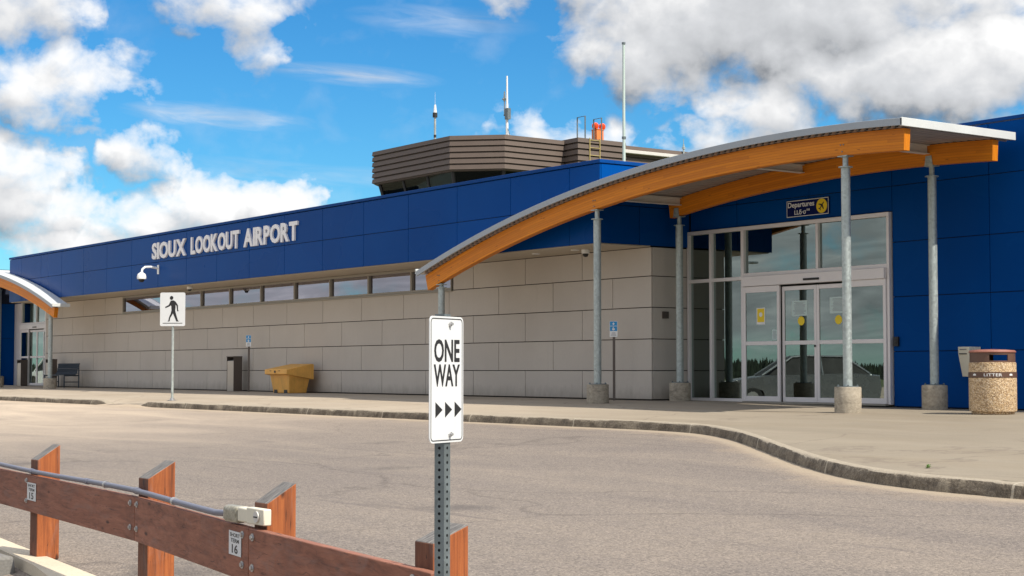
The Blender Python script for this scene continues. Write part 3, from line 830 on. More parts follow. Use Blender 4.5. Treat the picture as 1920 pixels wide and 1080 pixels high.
def shrink(o, k_): return [(-49.8 + (x + 49.8) * k_, 13.7 + (y - 13.7) * k_) for x, y in o]
# slanted windows
top, bot = shrink(CAB, .95), shrink(CAB, .87)
for i in range(8):
    a, b2, c2, d2 = top[i], top[(i+1) % 8], bot[(i+1) % 8], bot[i]
    ia, ib, ic, id_ = (((q[0] + 49.8) * .99 - 49.8, (q[1] - 13.7) * .99 + 13.7) for q in (a, b2, c2, d2)); wi = MB(); wi.hexa([(*d2, 6.35), (*c2, 6.35), (*ic, 6.35), (*id_, 6.35), (*a, 7.6), (*b2, 7.6), (*ib, 7.6), (*ia, 7.6)]); wi.build('cab_window', M['cabglass'], tw)
def mull(p_, q_, r_): m_ = MB(); m_.cyl(p_, q_, r_, n=6); m_.build('mullion', M['towerdark'], tw)
for i in range(8):
    a, d2 = top[i], bot[i]; mull((*a, 7.6), (*d2, 6.35), .07)
    b2, c2 = top[(i+1) % 8], bot[(i+1) % 8]
    if i in (0, 2):
        for q in (1/3, 2/3): mull((a[0] + (b2[0]-a[0])*q, a[1] + (b2[1]-a[1])*q, 7.6), (d2[0] + (c2[0]-d2[0])*q, d2[1] + (c2[1]-d2[1])*q, 6.35), .05)
fm = MB(); n = 8; base = shrink(CAB, .86)
fm.v = [(*p_, 4.0) for p_ in base] + [(*p_, 6.35) for p_ in base]; fm.f = [(i, (i+1) % n, n + (i+1) % n, n + i) for i in range(n)] + [tuple(range(n, 2*n))]; fm.mi = [0] * 9
fm.build('shaft', M['tower'], tw)
fm = MB(); fm.box(-51.3, -48.6, 11.6, 12.4, 6.36, 7.0); fm.box(-51, -50.3, 11.7, 12.3, 7.0, 7.3); fm.box(-49.9, -49.4, 11.7, 12.3, 7.0, 7.25); fm.build('console', M['int'], tw, bevel=.02)
# rooftop ladder and guard hoops
fm = MB()
for y in (14.47, 14.93): fm.tube([(-45.0, y, 5.6), (-45.0, y, 8.85)], .02, 6)
for i in range(12): fm.tube([(-45.0, 14.47, 5.8 + i * .27), (-45.0, 14.93, 5.8 + i * .27)], .014, 6)
fm.build('ladder', M['ladder'], tw)
fm = MB()
for y in (14.3, 15.05):
    fm.tube([(-45.05, y, 8.8), (-45.05, y, 9.62), (-45.5, y, 9.62), (-45.5, y, 8.8)], .025, 6)
fm.build('guard_hoop', M['galvdark'], tw)
# beacon
c = thing('obstruction_beacon', (-45.6, 15.35, 8.82), 'orange box with two round red obstruction lights on the tower roof', 'beacon')
b = MB(); b.box(-45.8, -45.5, 15.19, 15.51, 8.8, 9.27); b.box(-45.82, -45.48, 15.17, 15.53, 9.27, 9.30); b.build('box', M['orange'], c, bevel=.01)
for y in (15.20, 15.52):
    b = MB(); b.lathe((-45.6, y, 9.29), [(.05, 0), (.10, .03), (.125, .10), (.12, .17), (.075, .225), (0, .25)], 18); b.build('lamp', M['red'], c)
# masts
c = thing('radio_antenna', (-50.2, 11.3, 8.8), 'short dark-collared antenna at the left of the tower cab roof', 'antenna', 'antennas on the tower roof')
b = MB(); b.cyl((-50.2, 11.3, 8.78), (-50.2, 11.3, 10.2), .042, n=10); b.build('mast', M['galv'], c)
b = MB(); b.cyl((-50.2, 11.3, 9.95), (-50.2, 11.3, 10.12), .09, n=12); b.cyl((-50.2, 11.3, 9.2), (-50.2, 11.3, 9.3), .05, n=10); b.build('collar', M['rubber'], c)
b = MB(); b.cyl((-50.2, 11.3, 10.12), (-50.2, 11.3, 10.42), .065, .035, n=10); b.cyl((-50.2, 11.3, 10.42), (-50.2, 11.3, 10.9), .005, .003, n=6); b.build('whip', M['white'], c)
b = MB(); b.box(-50.5, -50.05, 11.2, 11.4, 8.79, 8.9); b.build('base', M['white'], c, bevel=.01)
c = thing('radio_antenna', (-48.0, 13.0, 8.8), 'tall white twin-rod antenna in the middle of the tower cab roof', 'antenna', 'antennas on the tower roof')
b = MB(); b.cyl((-48, 13, 8.78), (-48, 13, 10.3), .05, n=10); b.cyl((-48, 13, 10.3), (-48, 13, 11.35), .04, .03, n=10); b.build('mast', M['white'], c)
b = MB(); b.cyl((-48.16, 13, 9.9), (-48.16, 13, 10.55), .02, n=8); b.cyl((-48.16, 13, 10.45), (-48.16, 13, 10.8), .05, .02, n=8); b.cyl((-48.16, 13, 10.5), (-48.16, 13, 10.54), .09, n=10); b.build('rod', M['galv'], c)
b = MB(); b.cyl((-48.18, 13, 9.92), (-47.95, 13, 10.05), .03, n=8); b.box(-48.05, -47.86, 12.93, 13.07, 9.75, 10.15); b.tube([(-48, 13, 9.5), (-47.85, 13, 9.2), (-47.8, 13, 8.8)], .012, 6); b.build('clamp', M['galvdark'], c)
b = MB(); b.tube([(-48, 13, 8.79), (-47.82, 12.9, 8.79)], .05, 6); b.cyl((-47.95, 13, 8.78), (-47.9, 13, 9.2), .09, .05, n=8); b.build('base', M['white'], c)
c = thing('flag_pole', (-32.9, 6, 4.5), 'tall slim pale pole rising from the blue roof right of the tower', 'pole')
b = MB(); b.cyl((-32.9, 6, 4.45), (-32.9, 6, 9.22), .045, .034, n=14); b.build('mast', M['mast'], c)
b = MB(); b.cyl((-32.9, 6, 6.7), (-32.9, 6, 6.76), .056, n=14); b.cyl((-32.9, 6, 9.22), (-32.9, 6, 9.27), .05, n=12); b.build('collar', M['galvdark'], c)
c = thing('radio_antenna', (-45.1, 19.2, 8.7), 'tiny stub antenna low on the tower annex beside the canopy roof', 'antenna', 'antennas on the tower roof')
b = MB(); b.cyl((-45.1, 19.0, 8.5), (-45.1, 19.0, 9.0), .03, n=8); b.cyl((-45.1, 19, 9.0), (-45.1, 19, 9.2), .012, n=6); b.cyl((-45.1, 19, 8.82), (-45.1, 19, 8.9), .06, n=8); b.build('mast', M['galv'], c)

# ------------------------------------------------------------------ pavement furniture
def rot_thing(name, x, y, z, rz, *a): return thing(name, (x, y, z), *a, rz=rz)
# litter bin
LB = (-15.83, -.92); zb = zside(*LB) - .005
c = thing('litter_bin', (*LB, zb), 'round pebbled concrete litter bin with brown band reading LITTER, right of the doors', 'litter bin')
b = MB(); b.lathe((*LB, zb), [(.30, 0), (.315, .02), (.315, .045), (.345, .05), (.352, .07), (.352, .555), (.345, .56)], 48); b.build('body', M['agg'], c)
b = MB(); b.lathe((*LB, zb), [(.344, .64), (.35, .645), (.347, .785), (.33, .79)], 48); b.build('body', M['agg'], c)
b = MB(); b.lathe((*LB, zb), [(.346, .561), (.356, .563), (.356, .637), (.346, .639)], 48); bd = b.build('band', M['brown'], c)
ac = math.atan2(-21.3 - LB[1], 0 - LB[0])
def on_band(u, v, w, a0=0., rr=.3565):
    a = ac + a0 + u / rr; return (LB[0] + (rr + w) * math.cos(a), LB[1] + (rr + w) * math.sin(a), zb + v)
b = MB(); fit_text(b, 'LITTER', -.135, .135, .58, .622, lambda u, v, w: on_band(u, v, w, .02), .002, .004); b.build('lettering', M['white'], bd, smooth=False)
b = MB()
for q in (-.82, .84):
    b.prism([(-.03, .59), (.03, .59), (.03, .612), (.0, .62), (-.03, .612)], lambda u, v, w: on_band(u, v, w, q), 0, .002)
b.build('emblem', M['white'], bd, smooth=False)
b = MB(); n = 72; zo0, zo1, zl0, zl1 = .815, .905, .78, .935
oc = [ac + .28, ac + math.pi - .5]
def is_open(a):
    return any(abs((a - o_ + math.pi) % (2 * math.pi) - math.pi) < .46 for o_ in oc)
for i in range(n):
    a0, a1 = 2 * math.pi * i / n, 2 * math.pi * (i + 1) / n
    segs = [(zl0, zo0), (zo1, zl1)] if is_open((a0 + a1) / 2) else [(zl0, zl1)]
    for s0, s1 in segs:
        for (ra) in (.335,):
            ri, ro = .318, .335
            P = [(r_ * math.cos(a) + LB[0], r_ * math.sin(a) + LB[1], zb + z) for z in (s0, s1) for r_, a in ((ri, a0), (ro, a0), (ro, a1), (ri, a1))]
            b.hexa(P)
lid = b.build('lid', M['brown'], c)
b = MB(); b.lathe((*LB, zb), [(.30, .93), (.345, .936), (.35, .95), (.33, .972), (.2, .985), (0, .99)], 48); b.build('lid_cap', M['lidred'], lid)
# cream box on the wall
c = thing('wall_box', (-17.66, .98, .5), 'cream wall-mounted box with a slot behind the pebbled litter bin', 'wall box')
b = MB(); P = [(.998, .50), (.80, .50), (.70, .86), (.69, 1.0), (.998, 1.0)]
b.prism(P, lambda u, v, w: (w, u, v), -17.78, -17.55); b.build('housing', M['cream'], c, bevel=.008)
b = MB(); b.box(-17.75, -17.60, .6835, .70, .875, .89); b.build('slot', M['black'], c)
b = MB(); b.box(-17.74, -17.60, .6835, .688, .95, .962); b.build('caption', M['pvc'], c)
# stub by the wall
b = MB(); b.cyl((-17.0, .3, zside(-17, .3)), (-17.0, .3, zside(-17, .3) + .05), .02, n=10); b.cyl((-17.0, .3, zside(-17, .3) + .05), (-17.0, .3, zside(-17, .3) + .062), .028, n=10)
tag(b.build('pipe_stub', M['white']), 'tiny white pipe stub on the pavement left of the pebbled litter bin', 'pipe stub')
# parking / access plates
def small_sign(x, y, label):
    z0 = zside(x, y); c = thing('access_sign', (x, y, z0), label, 'sign', 'small blue signs along the wall', rz=R(30))
    b = MB(); b.box(-.022, .022, -.015, .015, 0, 1.30); b.build('post', M['browncoat'], c, local=True)
    b = MB(); b.box(-.085, .085, -.021, -.016, 1.28, 1.60); pl = b.build('plate', M['white'], c, local=True, bevel=.002)
    b = MB(); b.box(-.077, .077, -.024, -.0212, 1.505, 1.592); b.box(-.077, .077, -.024, -.0212, 1.40, 1.495); b.build('blue_field', M['cyan'], pl, local=True)
    b = MB()
    # arrow and wheelchair-like symbol in white, small caption below
    fn = lambda u, v, w: (u, -.0242 - w, v)
    b.prism([(-.03, 1.54), (0, 1.575), (.03, 1.54), (.01, 1.54), (.01, 1.52), (-.01, 1.52), (-.01, 1.54)], fn, 0, .001)
    b.prism([(.03 * math.cos(i * .6) , 1.435 + .025 * math.sin(i * .6)) for i in range(9)], fn, 0, .001)
    b.prism([(-.02, 1.45), (-.01, 1.485), (.005, 1.485), (.0, 1.455), (.03, 1.45), (.035, 1.42), (.025, 1.42), (.02, 1.44)], fn, 0, .001)
    b.build('symbol', M['white'], pl, local=True, smooth=False)
    b = MB(); b.box(-.05, .05, -.0235, -.0212, 1.33, 1.338); b.box(-.04, .04, -.0235, -.0212, 1.355, 1.365); b.box(-.06, .06, -.0235, -.0212, 1.305, 1.312); b.build('caption', M['pvc'], pl, local=True)
small_sign(-25.5, -.42, 'small blue and white sign on a thin dark post beside the second canopy post')
small_sign(-41.8, -.42, 'small blue sign on a thin post between the steel bin and yellow grit box')
# steel hooded bins
def steel_bin(x, y, label, rz=0):
    z0 = zside(x, y); c = thing('waste_bin', (x, y, z0), label, 'waste bin', 'tall steel bins by the wall', rz=rz)
    b = MB(); b.box(-.21, .21, -.13, .13, .0, .88); b.build('body', [M['stain']], c, local=True, bevel=.012)
    b = MB(); b.box(.211, .225, -.135, .135, .01, .99); b.box(-.225, -.211, -.135, .135, .01, .99); b.box(-.211, .211, .125, .134, .88, .985); b.build('side_panel', M['browncoat'], c, local=True, bevel=.003)
    b = MB(); b.box(-.23, .23, -.15, .14, .985, 1.01); b.build('hood', M['browncoat'], c, local=True, bevel=.006)
    b = MB(); b.box(-.20, .20, -.10, .12, .882, .90); b.build('liner', M['black'], c, local=True)
    return c
steel_bin(-42.85, -.35, 'tall hooded stainless steel bin against the grey wall left of the yellow grit box')
steel_bin(-57.5, -.45, 'tall hooded steel bin partly hidden behind the far canopy post')
steel_bin(-61.6, -.1, 'tall hooded steel bin in front of the far glass doors')
# salt box
c = thing('grit_box', (-38.95, -.62, zside(-38.5, -.6)), 'yellow plastic grit box with a sloping lid against the grey wall', 'grit box')
b = MB(); zt_ = .56
b.hexa([(-.45, -.26, .0), (.45, -.26, .0), (.45, .26, .0), (-.45, .26, .0), (-.56, -.33, zt_), (.56, -.33, zt_), (.56, .33, zt_), (-.56, .33, zt_)])
b.build('body', M['yellow'], c, local=True, bevel=.02)
b = MB(); b.box(-.38, -.20, -.275, -.2, -.005, .09); b.box(.18, .36, -.275, -.2, -.005, .09); b.build('fork_slot', M['black'], c, local=True)
b = MB(); Pz = [(-.42, .50), (-.42, .63), (.36, .78), (.40, .76), (.40, .36), (.38, .36)]
b.prism(Pz, lambda u, v, w: (w, u, v), -.66, .60)
ld = b.build('lid', M['yellow'], c, local=True, bevel=.015)
b = MB(); b.box(-.10, -.02, -.427, -.40, .54, .60); b.box(-.36, -.26, -.426, -.40, .585, .60); b.box(.14, .24, -.426, -.40, .585, .60); b.build('latch', M['black'], ld, local=True)
# bench
c = thing('metal_bench', (-55.75, -.62, zside(-55.7, -.6)), 'dark metal bench with a slatted curved back against the wall by the far canopy', 'bench')
b = MB()
for i in range(22):
    x = -.95 + i * .09; b.tube([(x, .20, .84), (x, .17, .83), (x, .14, .74), (x, .10, .52), (x, .04, .45)], .016, 6)
for z, y in ((.83, .18), (.66, .12), (.5, .095)): b.tube([(-1.0, y, z), (1.0, y, z)], .02, 6)
b.build('backrest', M['bench'], c, local=True)
b = MB()
for i in range(8): b.box(-1.0, 1.0, -.38 + i * .055, -.345 + i * .055, .425, .45)
b.build('seat', M['bench'], c, local=True)
for x in (-.98, .98):
    b = MB(); b.tube([(x, .16, 0), (x, .16, .84)], .022, 8); b.tube([(x, -.36, 0), (x, -.36, .44)], .022, 8); b.tube([(x, -.36, .42), (x, .16, .42)], .02, 8); b.tube([(x, -.36, .2), (x, .16, .2)], .015, 8)
    b.build('leg', M['bench'], c, local=True)
# pedestrian crossing sign
px_, py_ = -38.0, -4.42; z0 = zside(px_, py_)
c = thing('pedestrian_sign', (px_, py_, z0), 'white sign with a black walking figure on a thin post at the dropped kerb', 'sign', rz=R(50))
b = MB(); b.cyl((0, 0, 0), (0, 0, 2.6), .032, n=14); b.build('post', M['galv'], c, local=True)
b = MB(); b.lathe((0, 0, 0), [(.12, 0), (.12, .015), (.06, .02), (.055, .07), (.0, .07)], 16); b.build('base_flange', M['steel'], c, local=True)
def rrect(w, h, r_, z):
    P = []
    for cx, cy, a0 in ((w/2 - r_, h/2 - r_, 0), (-w/2 + r_, h/2 - r_, 90), (-w/2 + r_, -h/2 + r_, 180), (w/2 - r_, -h/2 + r_, 270)):
        for k_ in range(6): a = R(a0 + 18 * k_); P.append((cx + r_ * math.cos(a), z + cy + r_ * math.sin(a)))
    return P
zc = 2.28
b = MB(); b.prism(rrect(.64, .84, .04, zc), lambda u, v, w: (u, -.036 - w, v), 0, .004); pl = b.build('plate', M['signw'], c, local=True, smooth=False)
b = MB(); fn = lambda u, v, w: (u, -.0405 - w, v)
b.prism([(.045 * math.cos(i * math.pi / 8) - .03, zc + .285 + .05 * math.sin(i * math.pi / 8)) for i in range(16)], fn, 0, .002)
# walking man facing left
Z = lambda L: [(u, zc + v) for u, v in L]
b.prism(Z([(-.055, .215), (.02, .225), (.065, .185), (.075, .05), (.065, -.035), (-.03, -.035), (-.035, .08), (-.06, .10)]), fn, 0, .002)          # trunk
b.prism(Z([(-.05, .215), (-.02, .16), (-.075, .075), (-.185, .03), (-.19, .06), (-.10, .11)]), fn, .0003, .0023)                             # front arm
b.prism(Z([(.02, .225), (.075, .19), (.135, .10), (.14, -.03), (.17, -.04), (.115, -.05), (.10, .08), (.055, .14)]), fn, .0006, .0026)              # rear arm
b.prism(Z([(-.03, -.03), (.03, -.03), (-.005, -.13), (-.06, -.22), (-.075, -.30), (-.125, -.305), (-.12, -.29), (-.105, -.285), (-.09, -.20), (-.05, -.11)]), fn, .0009, .0029)
b.prism(Z([(.0, -.03), (.066, -.03), (.09, -.13), (.14, -.285), (.165, -.30), (.10, -.305), (.04, -.17), (.005, -.09)]), fn, .0012, .0032)
b.box(-.25, .25, -.0425, -.0405, zc - .355, zc - .34); b.build('walking_figure', M['black'], pl, local=True, smooth=False)
# weed at the kerb
rnd = random.Random(5); wx_, wy_ = -10.55, -8.72
b = MB()
for i in range(26):
    a = rnd.uniform(0, 6.28); l = rnd.uniform(.015, .04); h = rnd.uniform(.01, .04); w = .006
    x0, y0, z0_ = wx_ + rnd.uniform(-.012, .012), wy_ + rnd.uniform(-.012, .012), zside(wx_, wy_)
    d = Vector((math.cos(a), math.sin(a), 0)); s_ = Vector((-d.y, d.x, 0)) * w; p0 = Vector((x0, y0, z0_)); p1 = p0 + d * l * .6 + Vector((0, 0, h)); p2 = p0 + d * l + Vector((0, 0, h * .8))
    b.add([p0, p1 - s_, p2, p1 + s_], [(0, 1, 2, 3)])
tag(b.build('weed', M['leaf'], smooth=False), 'tiny green weed growing from the pavement near the curved kerb', 'plant')

# ------------------------------------------------------------------ ONE WAY sign
POST = (-4.440, -18.385); zb0 = zroad(*POST)
c = thing('one_way_sign', (*POST, zb0), 'narrow white ONE WAY sign with three black arrowheads on a perforated steel post', 'sign', rz=R(24.3))
b = MB(); h = .0185; pitch = .0235; rr = .0052; nh = int((.80 - zb0) / pitch)
for side in range(4):
    ca, sa = math.cos(side * math.pi / 2), math.sin(side * math.pi / 2)
    fn = lambda u, v: (h * ca - u * sa, h * sa + u * ca, v)
    for i in range(nh):
        z0_ = i * pitch; zc_ = z0_ + pitch / 2
        sq = [(h, zc_), (h, z0_ + pitch), (0, z0_ + pitch), (-h, z0_ + pitch), (-h, zc_), (-h, z0_), (0, z0_), (h, z0_)]
        oc_ = [(rr * math.cos(k_ * math.pi / 4), zc_ + rr * math.sin(k_ * math.pi / 4)) for k_ in range(8)]
        b.add([fn(*q) for q in sq] + [fn(*q) for q in oc_], [(k_, (k_+1) % 8, 8 + (k_+1) % 8, 8 + k_) for k_ in range(8)])
b.build('perforated_post', M['galvdark'], c, local=True)
b = MB(); b.box(-h * .7, h * .7, -h * .7, h * .7, .0, nh * pitch - .001); b.build('post_core', M['black'], c, local=True)
zc = .58 - zb0
b = MB(); b.prism(rrect(.204, .408, .018, zc), lambda u, v, w: (h + .002 + w, u - .012, v), 0, .003); pl = b.build('plate', M['signw'], c, local=True, smooth=False)
b = MB(); fn = lambda u, v, w: (h + .0052 + w, u - .012, v)
fit_text(b, 'ONE', -.076, .078, zc + .056, zc + .130, fn, .0008, .022)
fit_text(b, 'WAY', -.078, .080, zc - .023, zc + .049, fn, .0008, .022)
for u in (-.068, -.010, .048):
    b.prism([(u, zc - .123), (u, zc - .073), (u + .042, zc - .098)], fn, 0, .0008)
b.build('lettering', M['black'], pl, local=True, smooth=False)
b = MB(); o_ = rrect(.192, .396, .014, zc); i_ = rrect(.1855, .3895, .011, zc)
nn = len(o_)
b.add([fn(u, v, .0004) for u, v in o_] + [fn(u, v, .0004) for u, v in i_], [(k_, (k_+1) % nn, nn + (k_+1) % nn, nn + k_) for k_ in range(nn)])
b.build('border', M['rubber'], pl, local=True, smooth=False)
b = MB()
for z in (zc + .180, zc - .178): b.cyl((h + .005, .006, z), (h + .012, .006, z), .008, n=6); b.cyl((h + .012, .006, z), (h + .018, .006, z), .0045, n=8)
b.build('bolt', M['steel'], pl, local=True)

# ------------------------------------------------------------------ timber rail fence
RY = [(-14.4, -17.35), (-12.4, -17.505), (-8.305, -17.82), (-6.395, -18.1), (-4.62, -18.31), (-2.5, -18.5)]
def ry(x): return pw(x, RY)
fe = thing('rail_fence', (-8.3, -17.75, -.6), 'low reddish-brown timber rail fence with slant-topped posts in the foreground', 'fence')
def dipz(x): return 0 if x < -6 else -.02 * (x + 6)
def board(x0, x1, name='rail'):
    mb = MB(); th = .038; n = 6
    for i in range(n + 1):
        x = x0 + (x1 - x0) * i / n; y = ry(x0) + (ry(x1) - ry(x0)) * i / n; z = -.07
        mb.v += [(x, y, z - .235), (x, y, z), (x + .003, y + th, z), (x + .003, y + th, z - .235)]
    for i in range(n):
        a = 4 * i; b_ = a + 4
        for k_ in range(4): mb.f.append((a + k_, a + (k_+1) % 4, b_ + (k_+1) % 4, b_ + k_)); mb.mi.append(0)
    mb.f += [(0, 1, 2, 3), (4*n, 4*n+3, 4*n+2, 4*n+1)]; mb.mi += [0, 0]
    return mb.build(name, M['railw'], fe, bevel=.004)
JX = [-14.4, -12.4, -8.305, -6.395, -4.62]
for a, b_ in zip(JX, JX[1:]): board(a + .003, b_ - .003)
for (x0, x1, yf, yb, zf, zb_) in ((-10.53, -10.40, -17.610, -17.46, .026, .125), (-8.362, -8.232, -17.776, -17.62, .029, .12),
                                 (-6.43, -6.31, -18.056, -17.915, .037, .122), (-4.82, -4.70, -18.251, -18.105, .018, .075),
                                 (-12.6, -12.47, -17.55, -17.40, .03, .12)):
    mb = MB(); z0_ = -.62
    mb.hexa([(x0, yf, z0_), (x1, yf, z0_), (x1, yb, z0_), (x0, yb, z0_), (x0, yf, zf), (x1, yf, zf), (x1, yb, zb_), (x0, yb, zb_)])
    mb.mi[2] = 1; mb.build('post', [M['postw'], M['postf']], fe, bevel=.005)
for x in (-8.37, -8.25, -6.47, -6.34, -10.47, -4.76):
    for z in (-.105, -.235):
        mb = MB(); y = ry(x) - .001; mb.cyl((x, y, z), (x, y - .0045, z), .017, n=12); mb.cyl((x, y - .004, z), (x, y - .012, z), .010, n=6)
        mb.build('bolt', M['steel'], fe)
# conduit on top of the rail
def cy(x): return ry(x) + .012
pts = [(x, cy(x), -.040 + .004 * math.sin(x * 2)) for x in [-14.4 + i * .3 for i in range(26)] if x < -6.75] + [(-6.68, cy(-6.68), -.03)]
mb = MB(); mb.tube(pts, .0145, 12); mb.build('conduit', M['pvc'], fe)
for x in (-10.4, -9.2, -8.30):
    mb = MB(); mb.tube([(x - .03, cy(x - .03), -.040 + .004 * math.sin(x * 2)), (x + .03, cy(x + .03), -.040 + .004 * math.sin(x * 2))], .018, 12)
    mb.build('conduit_coupling', M['pvc'], fe)
for x in (-8.86, -7.6):
    mb = MB(); mb.tube([(x, cy(x), -.040 + .004 * math.sin(x * 2)), (x + .022, cy(x), -.040 + .004 * math.sin(x * 2))], .0205, 12)
    mb.build('conduit_clamp', M['steel'], fe)
# socket box
c = thing('outlet_box', (-6.5, -18.09, -.06), 'weatherproof outlet box with a cloudy cover fixed on the fence rail', 'outlet box')
mclear, t = material('cloudy_cover'); t.put(t.b.inputs['Base Color'], t.ramp(t.noise(t.pos(), 60, 4, .7), [(.35, (.22, .20, .14)), (.65, (.48, .45, .36))]))
t.b.inputs['Roughness'].default_value = .35; t.b.inputs['Transmission Weight'].default_value = .25
mb = MB(); mb.box(-6.67, -6.525, -18.095, -18.03, -.062, .012); mb.build('cover', mclear, c, bevel=.02, seg=4)
mb = MB(); mb.box(-6.523, -6.42, -18.092, -18.045, -.052, .012); mb.build('body', M['cream'], c, bevel=.008)
mb = MB(); mb.box(-6.418, -6.255, -18.100, -18.062, -.052, .018); mb.build('end_box', M['cream'], c, bevel=.005)
mb = MB(); mb.cyl((-6.315, -18.1005, -.017), (-6.315, -18.108, -.017), .024, n=18); mb.build('cap_screw', M['purlin'], c)
mb = MB(); mb.box(-6.332, -6.298, -18.1105, -18.1078, -.020, -.015); mb.build('screw_slot', M['rubber'], c)
# number plates
def plate(x0, x1, z0, z1, num, label):
    y = ry((x0 + x1) / 2) - .0025
    c = thing('number_plate', ((x0 + x1) / 2, y, z0), label, 'number plate', 'parking number plates on the fence rail')
    sl = (ry(x1) - ry(x0)) / (x1 - x0); xm = (x0 + x1) / 2
    F = lambda u, v, w: (u, y + sl * (u - xm) - w, v)
    mb = MB(); mb.prism([(x0, z0), (x1, z0), (x1, z1), (x0, z1)], F, 0, .002); mb.build('sheet', M['signw'], c)
    mb = MB(); H = z1 - z0; W = x1 - x0; G = lambda u, v, w: F(u, v, w + .0022)
    fit_text(mb, 'SHORT', x0 + .10 * W, x1 - .10 * W, z0 + .76 * H, z0 + .92 * H, G, .0006, .01)
    fit_text(mb, 'TERM', x0 + .16 * W, x1 - .16 * W, z0 + .53 * H, z0 + .69 * H, G, .0006, .01)
    fit_text(mb, num, x0 + .26 * W, x1 - .26 * W, z0 + .08 * H, z0 + .45 * H, G, .0006, .02)
    mb.build('lettering', M['black'], c, smooth=False)
plate(-6.655, -6.485, -.205, -.100, '16', 'white SHORT TERM 16 plate on the rail below the outlet box')
plate(-10.45, -10.245, -.228, -.115, '15', 'white SHORT TERM 15 plate on the rail in front of the leftmost post')
# concrete strip carrying the posts, and a grey wheel stop
mb = MB(); n = 24
for i in range(n + 1):
    x = -30 + i * (32 / n); yf = -17.42 - .078 * (x + 11.7) if x < -8 else -17.71 - .12 * (x + 8); w = .18 if x < -10.31 else min(.40, .18 + (x + 10.31) * .11)
    zr = zroad(x, yf)
    mb.v += [(x, yf, zr - .02), (x, yf - .02, zr + .035), (x, yf - w, zr + .035), (x, yf - w - .02, zr - .16)]
for i in range(n):
    for j in range(3): a = i * 4 + j; mb.f.append((a, a + 4, a + 5, a + 1)); mb.mi.append(0)
struct('kerb_strip', mb, M['kconc'])
ws = MB(); P = [(-.09, 0), (-.065, .17), (.065, .17), (.09, 0)]
ws.prism(P, lambda u, v, w: (-11.2 + w, -17.87 + u, -.735 + v), -.95, .95)
tag(ws.build('wheel_stop', M['gconc'], bevel=.02), 'grey concrete wheel stop at the lower left corner behind the fence rail', 'wheel stop')

# ------------------------------------------------------------------ things the glass reflects
def car(x, y, rz, paint, label, tall=0., pickup=False):
    z0 = zroad(x, y); c = thing('parked_car', (x, y, z0), label, 'car', rz=rz)
    L, H = 2.35, 1.5 + tall
    lower = [(-L, .35), (-L + .02, .62), (-L + .18, .86), (-1.15, 1.0), (1.55, 1.03 + tall * .4), (L - .06, .98 + tall * .4), (L, .6), (L - .05, .32), (1.85, .28), (1.75, .55), (1.45, .66), (1.15, .55), (1.05, .28), (-1.1, .28), (-1.2, .55), (-1.5, .66), (-1.8, .55), (-1.9, .28)]
    mb = MB(); n = len(lower)
    for yy, k_ in ((-.88, .96), (-.80, 1.), (.80, 1.), (.88, .96)):
        for u, v in lower: mb.v.append((u * (1 if abs(yy) < .85 else .99), yy, v if abs(yy) < .85 else .3 + (v - .3) * k_))
    for j in range(3):
        for i in range(n): mb.f.append((j*n + i, j*n + (i+1) % n, (j+1)*n + (i+1) % n, (j+1)*n + i)); mb.mi.append(0)
    mb.f += [tuple(range(n)), tuple(range(3*n, 4*n))[::-1]]; mb.mi += [0, 0]
    body = mb.build('body', paint, c, local=True)
    gx = [(-1.2, 1.0), (-.35, H - .04), (.1, H), (1.3, H - .03), (2.05, 1.02 + tall * .4)] if not pickup else [(-1.0, 1.0), (-.4, H - .04), (0, H), (.75, H - .03), (.9, 1.02)]
    mb = MB(); m = len(gx)
    for yy, sh in ((-.80, 0), (-.62, 1), (.62, 1), (.80, 0)):
        for u, v in gx: mb.v.append((u, yy if not sh else yy, 1.0 if (not sh) else v))
    for j in range(3):
        for i in range(m - 1): mb.f.append((j*m + i, j*m + i + 1, (j+1)*m + i + 1, (j+1)*m + i)); mb.mi.append(0)
    mb.build('greenhouse', M['rubber'], c, local=True)
    mb = MB(); mb.box(gx[1][0] + .1, gx[3][0], -.62, .62, H - .05, H + .012)
    for s_ in (-1, 1):
        pp = [(gx[0][0], s_ * .78, 1.0)] + [(u, s_ * .63, v) for u, v in gx[1:-1]] + [(gx[-1][0], s_ * .78, 1.02)]
        mb.tube(pp, .035, 6); mb.tube([(.45, s_ * .63, H - .03), (.5, s_ * .8, 1.0)], .04, 6)
    mb.build('roof', paint, body, local=True)
    for u in (-1.5, 1.45):
        for s_ in (-1, 1):
            mb = MB(); mb.cyl((u, s_ * .70, .32), (u, s_ * .9, .32), .32, n=24); w_ = mb.build('wheel', M['rubber'], c, local=True, bevel=.02)
            mb = MB(); mb.cyl((u, s_ * .895, .32), (u, s_ * .912, .32), .2, n=12); mb.build('rim', M['steel'], w_, local=True)
    for s_ in (-1, 1):
        mb = MB(); mb.hexa([(-L - .005, s_*.5, .64), (-L - .005, s_*.84, .64), (-L + .3, s_*.885, .70), (-L + .3, s_*.5, .70), (-L + .04, s_*.5, .80), (-L + .06, s_*.84, .78), (-L + .3, s_*.885, .86), (-L + .3, s_*.5, .88)])
        mb.build('headlight', M['white'], c, local=True)
    return c
M['silver'] = plain('silver_paint', (.20, .21, .22), .25, .5, .04, coat=.6)
M['whitecar'] = plain('white_car_paint', (.75, .75, .75), .3, 0, .03, coat=.6)
car(-34.9, -12.6, R(-54), M['silver'], 'silver hatchback standing on the road, seen mirrored in the glass doors', .08)
car(-86.5, -8.6, R(-20), M['whitecar'], 'white van mirrored in the far glass doors', .5)
lp = thing('street_lamp', (-71.5, -45.5, zroad(-71, -45)), 'curved dark street lamp mirrored in the glass above the doors', 'street lamp')
mb = MB(); mb.cyl((-71.5, -45.5, -.9), (-71.5, -45.5, 6.6), .10, .06, n=12); mb.build('pole', M['galvdark'], lp)
